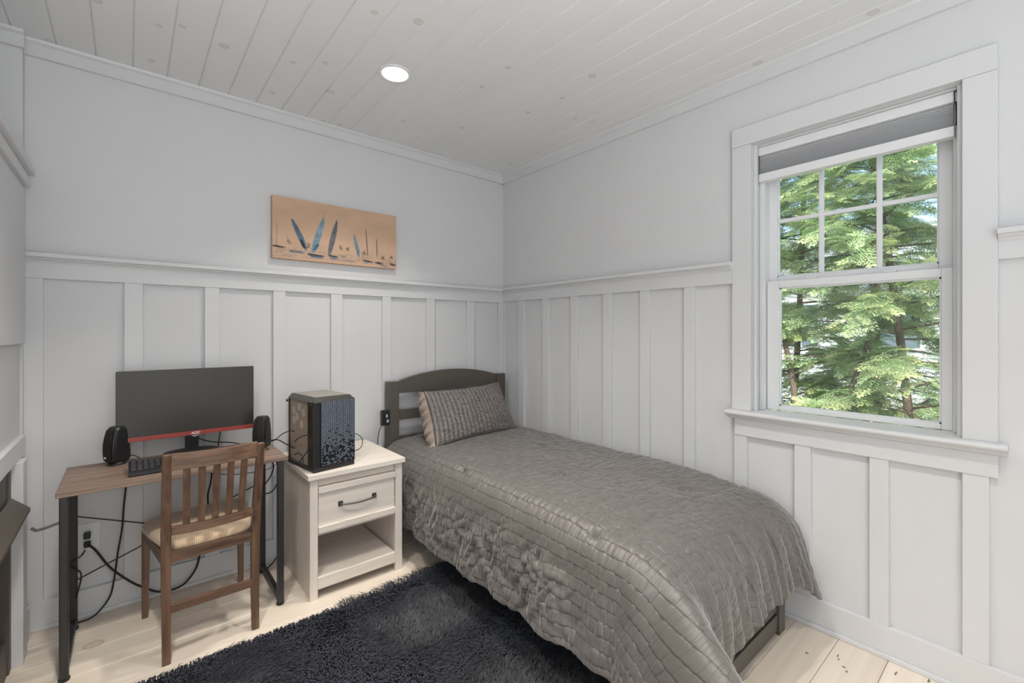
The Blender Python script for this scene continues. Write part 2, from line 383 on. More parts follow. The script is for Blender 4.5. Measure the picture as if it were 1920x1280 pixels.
# ---------------------------------------------------------------- outside
GRD = mat('yard_ground', (.30, .29, .26), .95, var=((1.3, 1.3, 1.3), .5), bump=((8, 8, 8), .5, .03))
g = box('yard', .2, 40, -25, 30, -1.3, -1.2, GRD); setp(g, kind='structure')
def leafcol(seed):
    return None
FOL = bpy.data.materials.new('conifer_leaf'); FOL.use_nodes = True
n = FOL.node_tree.nodes; L = FOL.node_tree.links; b = n['Principled BSDF']; b.inputs['Roughness'].default_value = .55
vc = n.new('ShaderNodeVertexColor'); vc.layer_name = 'Col'; L.new(vc.outputs[0], b.inputs['Base Color'])
tl = n.new('ShaderNodeBsdfTranslucent'); L.new(vc.outputs[0], tl.inputs[0]); ms = n.new('ShaderNodeMixShader'); ms.inputs[0].default_value = .35
out = n['Material Output']; L.new(b.outputs[0], ms.inputs[1]); L.new(tl.outputs[0], ms.inputs[2]); L.new(ms.outputs[0], out.inputs[0])
BARK = mat('bark', (.16, .12, .09), .9, bump=((20, 20, 5), .6, .01), var=((10, 10, 3), .3))
def frond():
    """flat drooping conifer spray along +x, ~0.34 long, leaflets as thin triangles"""
    rs = np.random.RandomState(3); V = []; Fc = []
    for i in range(11):
        t = (i+.5)/11; px = .34*t
        for sd_ in (-1, 1):
            ln = .13*(1-t)**.7 + .025
            ang = R(48)*sd_ + rs.uniform(-.15, .15)
            d = np.array([cos(ang), sin(ang), -.25])
            for j in range(4):
                q = (j+.3)/4; p = np.array([px, 0, -.06*t*t]) + d*ln*q
                for s2 in (-1, 1):
                    a2 = ang + s2*.6
                    e = np.array([cos(a2), sin(a2), rs.uniform(-.5, .15)])*(.034*(1.15-.5*q))
                    nrm = np.array([-sin(a2), cos(a2), rs.uniform(-.4, .4)])*.0052
                    k = len(V); V += [p-nrm, p+nrm, p+e]; Fc.append((k, k+1, k+2))
    return np.array(V), np.array(Fc)
FV, FF = frond()
def tree(loc, h, spread, nb, seed, label, sprays=7, base=.2, tone=(.20, .30, .09), trunk_r=.09, lean=(0, 0), dense=1):
    rs = np.random.RandomState(seed); t = empty('evergreen_tree', loc, label, 'tree', 'evergreen trees outside the window')
    bm = bmesh.new()
    P = [Vector((loc[0]+lean[0]*q*h+.08*sin(q*5+seed), loc[1]+lean[1]*q*h+.08*cos(q*4+seed), loc[2]+q*h)) for q in np.linspace(0, 1, 12)]
    tube(bm, P, trunk_r, 10, .02); obj('trunk', bm, BARK, t, smooth=True)
    bm = bmesh.new(); mats = []; pos = []; tint = []
    for i in range(nb):
        q = base + (1-base)*(i+rs.rand())/nb; idx = min(int(q*11), 10); p0 = P[idx].lerp(P[idx+1], q*11-idx)
        az = i*2.4 + rs.uniform(-.4, .4); ln = spread*(1-.75*q)*rs.uniform(.7, 1.15); up = rs.uniform(-.05, .45)
        d = Vector((cos(az), sin(az), up)).normalized()
        pts = [p0 + d*ln*s + Vector((0, 0, -.28*ln*s*s)) for s in (0, .33, .66, 1)]
        tube(bm, pts, trunk_r*.22*(1-q*.5)+.004, 5, .003)
        m_ = int(sprays*ln*dense) + 3
        for s in range(m_):
            if p0.z > 4.6 or p0.z < -.7: break
            f = .12 + .88*(s+rs.rand())/m_; seg = min(int(f*3), 2); pp = pts[seg].lerp(pts[seg+1], f*3-seg)
            a2 = az + rs.choice([-1, 1])*rs.uniform(.1, 1.2)*(1.1-.6*f)
            pitch = rs.uniform(-.5, .35); roll = rs.uniform(-.6, .6); sc = rs.uniform(.5, 1.05)
            M = Matrix.Rotation(a2, 3, 'Z') @ Matrix.Rotation(-pitch, 3, 'Y') @ Matrix.Rotation(roll, 3, 'X')
            mats.append(np.array(M)*sc); pos.append(np.array(pp) + rs.normal(0, .04, 3)); tint.append(rs.uniform(.55, 1.35))
    obj('branches', bm, BARK, t)['kind'] = 'stuff'
    mats = np.array(mats); pos = np.array(pos); tint = np.array(tint); n_ = len(pos)
    V = np.einsum('nij,vj->nvi', mats, FV) + pos[:, None, :]
    Fc = (FF[None] + (np.arange(n_)*len(FV))[:, None, None]).reshape(-1, 3)
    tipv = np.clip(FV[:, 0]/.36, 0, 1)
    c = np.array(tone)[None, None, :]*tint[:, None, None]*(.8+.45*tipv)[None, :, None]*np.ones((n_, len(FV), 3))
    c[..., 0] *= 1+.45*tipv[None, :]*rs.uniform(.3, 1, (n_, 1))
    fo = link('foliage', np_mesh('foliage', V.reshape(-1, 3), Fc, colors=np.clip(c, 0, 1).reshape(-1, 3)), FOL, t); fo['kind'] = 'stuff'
    return t
tree((3.7, -1.95, -1.2), 6.2, 1.9, 90, 1, 'nearest evergreen tree, bright sunlit sprays filling the right of the window', 34, .12, (.36, .52, .27), .042, (-.03, .11))
tree((4.5, -.35, -1.2), 6.6, 2.0, 90, 2, 'evergreen tree with yellow-green sprays at the left of the window', 34, .12, (.40, .55, .27), .045, (.02, -.07))
tree((7.4, -.9, -1.2), 7.0, 2.6, 70, 5, 'darker evergreen tree standing behind the two nearest ones', 20, .12, (.24, .40, .26), .10)
# leaning bare limbs seen low in the window
t = empty('bare_tree', (3.1, -1.25, -1.2), 'bare brown trunk forking behind the lower window sash', 'tree')
bm = bmesh.new(); tube(bm, smooth_path([(3.1, -1.25, -1.2), (3.05, -1.1, -.2), (3.1, -.98, .7), (3.2, -.8, 1.5)]), .05, 8, .02); obj('trunk', bm, BARK, t)
bm = bmesh.new(); tube(bm, smooth_path([(3.08, -1.2, -.6), (3.1, -1.5, .2), (3.2, -1.85, .85)]), .045, 8, .015); obj('limb', bm, BARK, t)
bm = bmesh.new(); tube(bm, smooth_path([(3.05, -1.1, -.1), (3.2, -1.4, .5), (3.5, -1.6, 1.6), (3.7, -1.3, 2.4)]), .03, 8, .01); obj('limb', bm, BARK, t)
# neighbouring house
SIDE = mat('white_siding', (.75, .77, .78), .6); ROOFM = mat('grey_shingles', (.30, .31, .32), .9, bump=((6, 6, 6), .5, .01))
HGL = mat('house_window_glass', (.10, .14, .16), .1)
hs = empty('neighbour_house', (15, 2, -1.2), 'white sided neighbouring house behind the evergreen trees', 'house')
box('wall', 15, 21, -3.5, 8, -1.2, 3.0, SIDE, hs)
bm = bmesh.new()
for i in range(28): z = -1.1 + i*.145; prism(bm, [(14.96, z), (15.0, z+.14), (15.0, z)], 1, -3.5, 8)
obj('siding', bm, SIDE, hs)['kind'] = 'stuff'
bm = bmesh.new(); prism(bm, [(14.5, 2.9), (18, 4.9), (21.5, 2.9)], 1, -3.8, 8.3); obj('roof', bm, ROOFM, hs)
for yy in (.1, 2.6, 5.2):
    f = box('window', 14.92, 14.98, yy-.55, yy+.55, .7, 2.2, TRIM, hs)
    for sy in (-.49, .03): 
        for sz in (.77, 1.48): box('pane', 14.90, 14.925, yy+sy, yy+sy+.46, sz, sz+.64, HGL, f)

# ---------------------------------------------------------------- fireplace surround at the left
fp = empty('fireplace_surround', (-2.7, -.7, 0), 'white panelled fireplace surround with projecting cornice at the left edge', 'fireplace')
FX = -2.520; FY0, FY1 = -1.55, -.052
OY1 = -.255; OY0 = -1.35   # firebox opening
bm = bmesh.new()
XB = XL+.003
bx(bm, XB, FX, OY1, FY1, 0, 1.80); bx(bm, XB, FX, FY0, OY0, 0, 1.80); bx(bm, XB, FX, OY0, OY1, .76, 1.80)
obj('body', bm, PAINT, fp)
box('upper_board', FX, -2.504, FY0, FY1-.01, 1.18, 1.80, TRIM, fp, .002)
pr = [(-2.53, 1.800), (-2.492, 1.800), (-2.490, 1.802), (-2.490, 1.838), (-2.496, 1.842), (-2.496, 1.848), (-2.478, 1.850), (-2.476, 1.872), (-2.478, 1.874), (XB, 1.874), (XB, 1.80)]
obj('cornice', prism(bmesh.new(), pr, 1, FY0-.03, -.055), TRIM, fp)
box('head_casing', FX, -2.502, FY0, FY1-.012, .745, .818, TRIM, fp, .002)
box('side_casing', FX, -2.485, OY1, OY1+.085, 0, .744, TRIM, fp, .002)
box('side_casing', FX, -2.485, OY0-.085, OY0, 0, .744, TRIM, fp, .002)
box('plinth', FX, -2.492, OY1+.086, FY1-.003, 0, .13, TRIM, fp, .002)
ins = empty('fireplace_insert', (-2.6, -.8, 0), 'dark bronze metal fireplace insert with hood inside the white surround', 'fireplace insert')
box('back_panel', -2.84, -2.82, OY0+.002, OY1-.002, .0, .74, TAUPE, ins)
bm = bmesh.new(); bx(bm, -2.82, -2.515, OY1-.045, OY1-.002, 0, .743); bx(bm, -2.82, -2.515, OY0+.002, OY0+.045, 0, .743)
bx(bm, -2.60, -2.520, OY0+.045, OY1-.045, .56, .743); bx(bm, -2.60, -2.520, OY0+.045, OY1-.045, 0, .13)
obj('frame', bm, TAUPE, ins, .003)
bm = bmesh.new(); ha = on(28, 934, 1, -.267); hb = on(57, 951, 1, -.267); prism(bm, [(ha.x-.01, ha.z-.012), (ha.x-.01, ha.z+.004), (hb.x, hb.z), (hb.x, hb.z-.012)], 1, OY0+.05, OY1-.012); obj('hood', bm, TAUPE, ins, .001)
box('glass', -2.60, -2.595, OY0+.05, OY1-.05, .13, .55, DARKGLASS, ins)

# ---------------------------------------------------------------- ceiling lights
GLOW = bpy.data.materials.new('lamp_glow'); GLOW.use_nodes = True
n = GLOW.node_tree.nodes; n['Principled BSDF'].inputs['Base Color'].default_value = (.9, .9, .9, 1)
n['Principled BSDF'].inputs['Emission Color'].default_value = (1, .98, .95, 1); n['Principled BSDF'].inputs['Emission Strength'].default_value = 1.6
for i, (x, y) in enumerate([(-1.25, -.745), (-1.15, -1.62), (-1.2, -2.75), (-2.35, -2.75), (-2.2, -1.45)]):
    lab = ['lit round recessed ceiling light with white trim ring, the one in view', 'recessed ceiling light whose glow just reaches the top edge of the photo', 'recessed ceiling light behind the camera on the window side', 'recessed ceiling light behind the camera on the fireplace side', 'recessed ceiling light above the floor between fireplace and rug'][i]
    t = empty('recessed_light', (x, y, H), lab, 'ceiling light', 'recessed ceiling lights')
    bm = bmesh.new(); lathe(bm, [(.058, -.0005), (.066, -.006), (.076, -.004), (.078, 0), (.058, 0)], (x, y, H), 32); 
    obj('trim_ring', bm, VINYL, t, smooth=True)
    bm = bmesh.new(); lathe(bm, [(.05, -.0005), (.0575, -.0035), (.0575, -.005), (.03, -.0065), (.001, -.007)][::-1], (x, y, H), 32); obj('lens', bm, GLOW, t)
    a = area('can_lamp', (x, y, H-.011), .11, CAN_POWER*(1.5 if i == 4 else 1), (0, 0, 0), (1, .945, .87), spread=104); a.parent = t; a.matrix_parent_inverse = t.matrix_world.inverted()

# ---------------------------------------------------------------- canvas painting
def paint_canvas():
    W, Hh = 300, 142; rs = np.random.RandomState(4)
    yy, xx = np.mgrid[0:Hh, 0:W].astype(float); u = xx/W; v = yy/Hh       # v from top
    img = np.zeros((Hh, W, 3)); img[:] = np.array([.60, .40, .27])
    sm = np.array(rs.rand(9, 12)); 
    from numpy import interp
    rowi = np.array([np.interp(np.linspace(0, 11, W), range(12), r) for r in sm]); full = np.array([np.interp(np.linspace(0, 8, Hh), range(9), rowi[:, c]) for c in range(W)]).T
    img *= (.93+.16*full)[..., None]
    img += (np.clip(1-abs(v-.66)/.2, 0, 1)*.05)[..., None]*np.array([1, .8, .8])
    def blend(mask, c): 
        nonlocal img
        img = img*(1-mask[..., None]) + np.array(c)*mask[..., None]
    def seg(x0, y0, x1, y1, w0, w1, c, a=1, curve=0):
        dx, dy = x1-x0, y1-y0; l2 = dx*dx+dy*dy*.22+1e-9; t = np.clip(((u-x0)*dx+(v-y0)*dy*.22)/l2, 0, 1)
        cx = x0+dx*t+curve*np.sin(np.pi*t); cy = y0+dy*t
        d = np.sqrt((u-cx)**2+((v-cy)*.473)**2); w = w0+(w1-w0)*t
        blend(np.clip((w-d)/.0025+.5, 0, 1)*a, c)
    blue, dark, teal, grey = (.10, .16, .22), (.03, .035, .045), (.07, .20, .27), (.26, .26, .29)
    for k in range(170):   # scratchy water
        x0 = rs.rand(); y0 = .80+.14*rs.rand()+.02; l = rs.uniform(.01, .08)
        seg(x0, y0, x0+l, y0+.004, .0012, .002, [(.30, .26, .27), (.20, .20, .23), (.50, .36, .30)][rs.randint(3)], .6)
    def sail(xb, yb, xt, yt, wd, c, bend):
        for q in range(16):
            f = q/15; seg(xb+(xt-xb)*f, yb+(yt-yb)*f, xb+(xt-xb)*min(f+.08, 1), yb+(yt-yb)*min(f+.08, 1), wd*sin(pi*min(.15+f*.85, 1))**.7+.0012, .0015+wd*sin(pi*min(.2+f*.8, 1))**.7, np.array(c)*(.75+.5*rs.rand()), .85, bend)
        seg(xb, yb, xt, yt, .0015, .001, dark, .8, bend*1.6)
    sail(.235, .80, .135, .35, .019, (.20, .24, .28), .006); sail(.235, .80, .137, .35, .012, blue, .008); sail(.225, .78, .20, .66, .010, dark, 0)
    sail(.29, .82, .370, .25, .021, (.22, .33, .40), .008); sail(.30, .80, .33, .70, .012, teal, 0)
    seg(.365, .28, .375, .14, .001, .001, dark, .8)
    sail(.415, .83, .475, .27, .019, (.16, .15, .18), .004); seg(.455, .5, .475, .24, .004, .002, (.06, .12, .18), .9)
    sail(.66, .82, .62, .46, .013, (.20, .30, .36), -.004); seg(.65, .78, .66, .72, .010, .006, teal, .9)
    sail(.735, .80, .72, .34, .004, (.24, .15, .16), 0); sail(.82, .80, .815, .48, .002, dark, 0)
    seg(.03, .80, .03, .45, .001, .001, dark, .7); seg(.93, .80, .925, .62, .001, .001, grey, .7)
    for xg, yg, r_ in ((.11, .70, .018), (.255, .74, .016), (.505, .72, .012), (.565, .72, .012), (.70, .76, .014), (.87, .80, .014), (.95, .78, .010)):
        for k in range(26):
            a = rs.normal(0, r_*.5); b3 = rs.normal(0, r_*1.6); seg(xg+a, yg+b3, xg+a+.004, yg+b3+.01, .0035, .003, (.10, .10, .06) if rs.rand() < .5 else (.30, .20, .11), .55)
    for x0, x1, y0, c in ((.0, .10, .80, dark), (.12, .22, .86, blue), (.25, .38, .88, dark), (.27, .37, .91, blue), (.40, .49, .87, dark), (.42, .50, .90, blue), (.50, .57, .86, grey), (.69, .79, .90, dark), (.70, .76, .92, grey), (.80, .88, .91, dark), (.93, 1.0, .91, dark), (.86, .93, .955, grey), (.55, .62, .92, grey)):
        for k in range(7): d = rs.uniform(-.016, .016); seg(x0+rs.uniform(0, .03), y0+d, x1-rs.uniform(0, .03), y0+d+.010, .0034, .002, c, .8)
    for k in range(60):
        xs_, ys_ = rs.rand(), rs.uniform(.45, .8); seg(xs_, ys_, xs_+rs.uniform(-.01, .01), ys_+rs.uniform(.03, .1), .0008, .0008, (.35, .26, .22), .5)
    for k in range(90): x0, y0 = rs.rand(), .80+.1*rs.rand(); seg(x0, y0, x0+.002, y0, .0014, .0014, dark, .9)
    return img, W, Hh
img, Wc, Hc = paint_canvas()
pc_ = empty('canvas_painting', (-1.253, -.02, 1.79), 'long peach canvas painting of blue sailboats hanging above the desk and nightstand', 'painting')
PX0, PX1, PZ0, PZ1 = -1.608, -.898, 1.620, 1.955
CANV = mat('canvas_edge', (.52, .34, .23), .8); CANP = col_mat('painted_canvas', .75, ((400, 400, 400), .15, .0005))
box('stretched_canvas', PX0, PX1, -.032, -.0, PZ0, PZ1, CANV, pc_, .003)
gx, gz = np.meshgrid(np.linspace(PX0+.001, PX1-.001, Wc), np.linspace(PZ1-.001, PZ0+.001, Hc), indexing='ij')
V = np.stack([gx.ravel(), np.full(gx.size, -.0328), gz.ravel()], 1)
link('painted_face', np_mesh('painted_face', V, grid_faces(Wc, Hc)[:, ::-1], colors=img.transpose(1, 0, 2).reshape(-1, 3)), CANP, pc_)

# ---------------------------------------------------------------- outlet
ol = empty('wall_outlet', (-2.325, 0, .33), 'white duplex wall outlet with black plugs behind the desk', 'outlet')
box('cover_plate', -2.365, -2.285, -.006, -.0, .275, .395, VINYL, ol, .002)
for z in (.352, .312):
    bm = bmesh.new(); lathe(bm, [(.017, 0), (.017, .0025), (.0, .0025)], (0, 0, 0), 20)
    for v in bm.verts: v.co = Vector((v.co.x-2.325, -.006-v.co.z, v.co.y+z))
    obj('socket', bm, TRIM, ol)

# ---------------------------------------------------------------- desk
DX0, DX1, DY0, DY1, DZ = -2.383, -1.645, -.478, -.085, .667
DT = .020
dk = empty('writing_desk', (-2.01, -.29, 0), 'small walnut-topped desk on a thin black metal frame', 'desk')
box('desktop', DX0, DX1, DY0, DY1, DZ-DT, DZ, DESKW, dk, .002)
LW, LD = .012, .034
def leg_frame(x0, x1):
    for nm, y0, y1 in (('leg', -.476, -.442), ('leg', -.118, -.088)):
        l = box(nm, x0, x1, y0, y1, .012, DZ-DT, MBLACK, dk, .003)
        bm = bmesh.new(); lathe(bm, [(.014, 0), (.016, .003), (.016, .010), (.011, .0125)], ((x0+x1)/2, (y0+y1)/2, 0), 16); obj('foot_pad', bm, PBLACK, l)
    box('foot_bar', x0+.002, x1-.002, -.442, -.118, .018, .045, MBLACK, dk, .003)
    box('top_bar', x0+.002, x1-.002, -.442, -.118, DZ-DT-.02, DZ-DT, MBLACK, dk, .003)
leg_frame(-2.374, -2.350); leg_frame(-1.680, -1.656)
a1 = on(146, 1088, 1, -.10); b1 = on(494, 902, 1, -.10)
a2 = on(146, 966, 1, -.104); b2 = on(496, 1001, 1, -.104)
for a, b_ in ((a1, b1), (a2, b2)):
    a.x = -2.362; b_.x = -1.668; bm = bmesh.new(); tube(bm, [a, b_], .003, 8); obj('cross_brace', bm, MBLACK, dk)
hk = empty('headphone_hook', (-2.378, -.46, .545), 'small grey metal hook on the left front desk leg', 'hook')
bm = bmesh.new(); pth = [(-2.374, -.468, .560), (-2.382, -.468, .558), (-2.405, -.468, .552), (-2.430, -.468, .549), (-2.441, -.468, .560)]
for p, q in zip(pth, pth[1:]): bar(bm, p, q, .014, .006, (0, 0, 1))
obj('hook_arm', bm, mat('grey_hook', (.09, .09, .095), .45), hk)

# ---------------------------------------------------------------- monitor
mo = empty('monitor', (-1.972, -.15, DZ), 'wide black monitor with a red strip along its bottom edge', 'monitor')
MX0, MX1, MZ0, MZ1, MY = -2.231, -1.717, .752, 1.056, -.155
box('housing', MX0, MX1, MY, MY+.022, MZ0, MZ1, PBLACK, mo, .003)
bm = bmesh.new(); bx(bm, MX0+.08, MX1-.08, MY+.022, MY+.045, MZ0+.03, MZ0+.2); obj('rear_bulge', bm, PBLACK, mo, .01)
box('screen', MX0+.002, MX1-.002, MY-.002, MY+.001, MZ0+.0205, MZ1-.002, SCREEN, mo)
box('red_strip', MX0+.001, MX1-.001, MY-.0035, MY+.001, MZ0, MZ0+.019, RED, mo, .001)
box('sticker', MX0+.003, MX0+.017, MY-.0042, MY-.003, MZ0+.003, MZ0+.018, mat('sticker_blue', (.35, .52, .58), .4), mo)
tc_ = bpy.data.curves.new('logo', 'FONT'); tc_.body = 'AOC'; tc_.size = .0155; tc_.extrude = .0004; tc_.align_x = 'CENTER'; tc_.offset = .0003; tc_.shear = .25
tmp = bpy.data.objects.new('tmp', tc_); COL.objects.link(tmp); bpy.context.view_layer.update()
me = bpy.data.meshes.new_from_object(tmp.evaluated_get(bpy.context.evaluated_depsgraph_get())); bpy.data.objects.remove(tmp)
me.transform(Matrix.Translation((-1.955, MY-.0042, MZ0+.0045)) @ Matrix.Rotation(R(90), 4, 'X')); me.materials.clear()
lg = link('logo', me, WHITEP, mo); lg['label'] = 'white lettering on the red strip'
bm = bmesh.new(); lathe(bm, [(.013, 0), (.013, .003), (.001, .003)], (0, 0, 0), 16)
for v in bm.verts: v.co = Vector((v.co.x-1.955, MY-.0005+v.co.z, v.co.y*.6+MZ0-.001))
obj('joystick_tab', bm, CHROME, mo)
box('stand_neck', -1.990, -1.938, -.120, -.100, DZ+.010, .90, PBLACK, mo, .003)
bm = bmesh.new(); lathe(bm, [(.105, 0), (.107, .004), (.104, .010), (.07, .014), (.02, .016)], (-1.968, -.130, DZ+.0005), 40, 1.0, .68)
obj('stand_base', bm, PBLACK, mo, smooth=True)

# ---------------------------------------------------------------- keyboard
kb = empty('keyboard', (-1.97, -.35, DZ), 'black full-size keyboard lying in front of the monitor', 'keyboard', rz=0)
KX0, KX1, KY0, KY1 = -2.190, -1.750, -.420, -.275
bm = bmesh.new(); prism(bm, [(KY0, DZ+.0005), (KY1, DZ+.0005), (KY1, DZ+.030), (KY1-.012, DZ+.032), (KY0+.022, DZ+.018), (KY0, DZ+.010)], 0, KX0, KX1)
obj('case', bm, PBLACK, kb, .002)
KEYM = mat('key_plastic', (.022, .022, .023), .35)
kmesh = bmesh.new(); bx(kmesh, -.0078, .0078, -.0078, .0078, 0, .006)
for v in kmesh.verts:
    if v.co.z > .003: v.co.x *= .8; v.co.y *= .8
me_key = bpy.data.meshes.new('key'); kmesh.to_mesh(me_key); kmesh.free(); me_key.materials.append(KEYM)
sl = (.032-.018)/((KY1-.012)-(KY0+.022))
for r_ in range(6):
    y = KY0+.032+r_*.0188; x = KX0+.016
    while x < KX1-.010:
        if r_ == 0 and KX0+.09 < x < KX0+.2:
            if x < KX0+.11:
                o = bpy.data.objects.new('key', me_key); COL.objects.link(o); o.parent = kb; o.matrix_parent_inverse = kb.matrix_world.inverted()
                o.location = (KX0+.145, y, DZ+.018+sl*(y-KY0-.022)); o.scale.x = 6.4
            x += .0188; continue
        o = bpy.data.objects.new('key', me_key); COL.objects.link(o); o.parent = kb; o.matrix_parent_inverse = kb.matrix_world.inverted()
        o.location = (x, y, DZ+.018+sl*(y-KY0-.022)); x += .0188
        if abs(x-(KX0+.285)) < .010 or abs(x-(KX0+.35)) < .010: x += .008

# ---------------------------------------------------------------- speakers
def speaker(loc, rz, label, lean=.02):
    """loc = base centre; front faces local -y"""
    s = empty('desktop_speaker', loc, label, 'speaker', rz=0)
    M = Matrix.Translation(loc) @ Matrix.Rotation(rz, 4, 'Z')
    bm = bmesh.new(); rings = []
    Hs = .150
    for k in range(13):
        t = k/12; z = .010+t*Hs; wx = .030*(sin(pi*(.18+.67*t)))**.28; yf = -.022-.010*sin(pi*t)+lean*t; yb = .052-.014*t
        if k in (0, 12): wx *= .82; yf += .006; yb -= .006
        rings.append([bm.verts.new(M @ Vector(p)) for p in ((-wx*.85, yf, z), (wx*.85, yf, z), (wx, yf+.012, z), (wx*.9, yb, z), (-wx*.9, yb, z), (-wx, yf+.012, z))])
    for a, b_ in zip(rings, rings[1:]):
        for k in range(6): bm.faces.new([a[k], a[(k+1) % 6], b_[(k+1) % 6], b_[k]])
    bm.faces.new(rings[0]); bm.faces.new(rings[-1]); obj('cabinet', bm, PBLACK, s, .003)
    bm = bmesh.new(); rr = []
    for k in range(9):
        t = .10+.82*k/8; z = .010+t*Hs; wx = .026*(sin(pi*(.18+.67*t)))**.28; yf = -.024-.010*sin(pi*t)+lean*t
        rr.append([bm.verts.new(M @ Vector(p)) for p in ((-wx*.85, yf, z), (0, yf-.004, z), (wx*.85, yf, z))])
    for a, b_ in zip(rr, rr[1:]):
        for k in range(2): bm.faces.new([a[k], a[k+1], b_[k+1], b_[k]])
    obj('grille', bm, mat('grille_cloth', (.010, .010, .010), .8, bump=((600, 600, 600), .4, .0008)), s)
    bm = bmesh.new(); lathe(bm, [(.030, 0), (.030, .004), (.022, .012)], (0, 0, 0), 24, 1, 1.2)
    for v in bm.verts: v.co = M @ (v.co + Vector((0, .012, .0006)))
    obj('foot', bm, CHROME if 'right' in label else PBLACK, s)
    bm = bmesh.new(); bx(bm, -.004, .004, -.0012, .001, 0, .008, M @ Matrix.Translation((-.006, -.030, .032))); obj('badge', bm, WHITEP, s)
    return s
speaker((-2.236, -.160, DZ), R(-50), 'black desktop speaker at the left side of the monitor', .012)
speaker((-1.715, -.300, DZ), R(-38), 'black desktop speaker on a silver foot at the right side of the monitor', .012)

# ---------------------------------------------------------------- nightstand
NZ = .577
ns = empty('nightstand', (-1.34, -.3, 0), 'whitewashed wooden nightstand with one drawer and an open shelf', 'nightstand')
NX0, NX1, NY0, NY1 = -1.562, -1.108, -.532, -.045
box('top', -1.575, -1.098, -.550, -.035, NZ-.024, NZ, NSH, ns, .002)
for nm, x0, x1 in (('side_panel', NX0+.004, NX0+.022), ('side_panel', NX1-.022, NX1-.004)):
    box(nm, x0, x1, NY0+.02, NY1, .0, NZ-.024, NSW, ns, .001)
box('leg', NX0, NX0+.035, NY0, NY0+.020, 0, NZ-.024, NSW, ns, .0015); box('leg', NX1-.037, NX1, NY0, NY0+.020, 0, NZ-.024, NSW, ns, .0015)
IX0, IX1 = NX0+.0355, NX1-.0375
box('back_panel', NX0+.022, NX1-.022, NY1-.012, NY1, .06, NZ-.024, NSH, ns)
box('upper_rail', IX0, IX1, NY0+.018, NY0+.034, .512, NZ-.0245, NSH, ns)
dr = box('drawer', IX0+.003, IX1-.003, NY0+.006, NY0+.024, .300, .510, NSH, ns, .001)
box('top_lip', IX0+.001, IX1-.001, NY0-.006, NY0+.012, .483, .511, NSH, dr, .002)
box('bottom_lip', IX0+.001, IX1-.001, NY0-.006, NY0+.012, .299, .329, NSH, dr, .002)
bm = bmesh.new(); bx(bm, IX0+.01, IX1-.01, NY0+.024, NY1-.03, .31, .48); obj('drawer_box', bm, NSH, dr)
hd = empty('handle', (-1.34, NY0, .41)); hd.parent = dr; hd.matrix_parent_inverse = dr.matrix_world.inverted(); bpy.data.objects.remove(hd)
bm = bmesh.new(); hy = NY0+.006
for cx in (-1.423, -1.257): bx(bm, cx-.011, cx+.011, hy-.003, hy, .400, .424); bx(bm, cx-.005, cx+.005, hy-.012, hy-.003, .407, .417)
tube(bm, smooth_path([(-1.423, hy-.010, .412), (-1.405, hy-.019, .409), (-1.34, hy-.024, .406), (-1.275, hy-.019, .409), (-1.257, hy-.010, .412)]), .0042, 8)
h_ = obj('handle', bm, PEWTER, dr); h_['label'] = 'pewter bar handle'
box('drawer_divider', NX0+.022, NX1-.022, NY0+.02, NY1-.012, .282, .2985, NSH, ns)
box('shelf', IX0, IX1, NY0+.004, NY1-.012, .078, .096, NSH, ns, .001)
box('bottom_apron', IX0, IX1, NY0+.001, NY0+.018, .042, .0955, NSH, ns, .002)

# ---------------------------------------------------------------- PC tower
PCX = Matrix.Translation((-1.545, -.527, NZ)) @ Matrix.Rotation(math.atan2(.028, .2), 4, 'Z')
pcw, pcd = .203, .285; pch = .342
pt = empty('computer_tower', (-1.45, -.38, NZ), 'small black computer tower with glass side and patterned front on the nightstand', 'computer')
def pbox(nm, x0, x1, y0, y1, z0, z1, m, bev=0, par=None): return box(nm, x0, x1, y0, y1, z0, z1, m, par or pt, bev, PCX)
pbox('base', 0, pcw, 0, pcd, .0005, .020, PBLACK, .004)
pbox('rear_panel', .004, pcw-.004, pcd-.006, pcd, .02, pch-.02, PBLACK)
pbox('right_panel', pcw-.006, pcw, .005, pcd-.006, .02, pch-.014, PBLACK)
pbox('front_pillar', 0.0, .034, .004, .016, .02, pch-.016, PBLACK, .002)
pbox('inner_frame', .002, .030, .016, .070, .02, pch-.02, PBLACK, .004)
GLS = bpy.data.materials.new('tinted_glass'); GLS.use_nodes = True; n = GLS.node_tree.nodes; L = GLS.node_tree.links; n.clear()
tr = n.new('ShaderNodeBsdfTransparent'); tr.inputs[0].default_value = (.96, .94, .92, 1); gl = n.new('ShaderNodeBsdfGlossy'); gl.inputs[1].default_value = .22; gl.inputs[0].default_value = (.62, .54, .47, 1)
mx = n.new('ShaderNodeMixShader'); mx.inputs[0].default_value = .15; oo = n.new('ShaderNodeOutputMaterial')
L.new(tr.outputs[0], mx.inputs[1]); L.new(gl.outputs[0], mx.inputs[2]); L.new(mx.outputs[0], oo.inputs[0])
pbox('glass_side', -.004, -.001, .012, pcd, .018, pch-.022, GLS)
TRAY = mat('inner_tray', (.60, .54, .48), .5)
TRX = .010
pbox('motherboard_tray', TRX, TRX+.002, .08, pcd-.01, .02, pch-.02, TRAY)
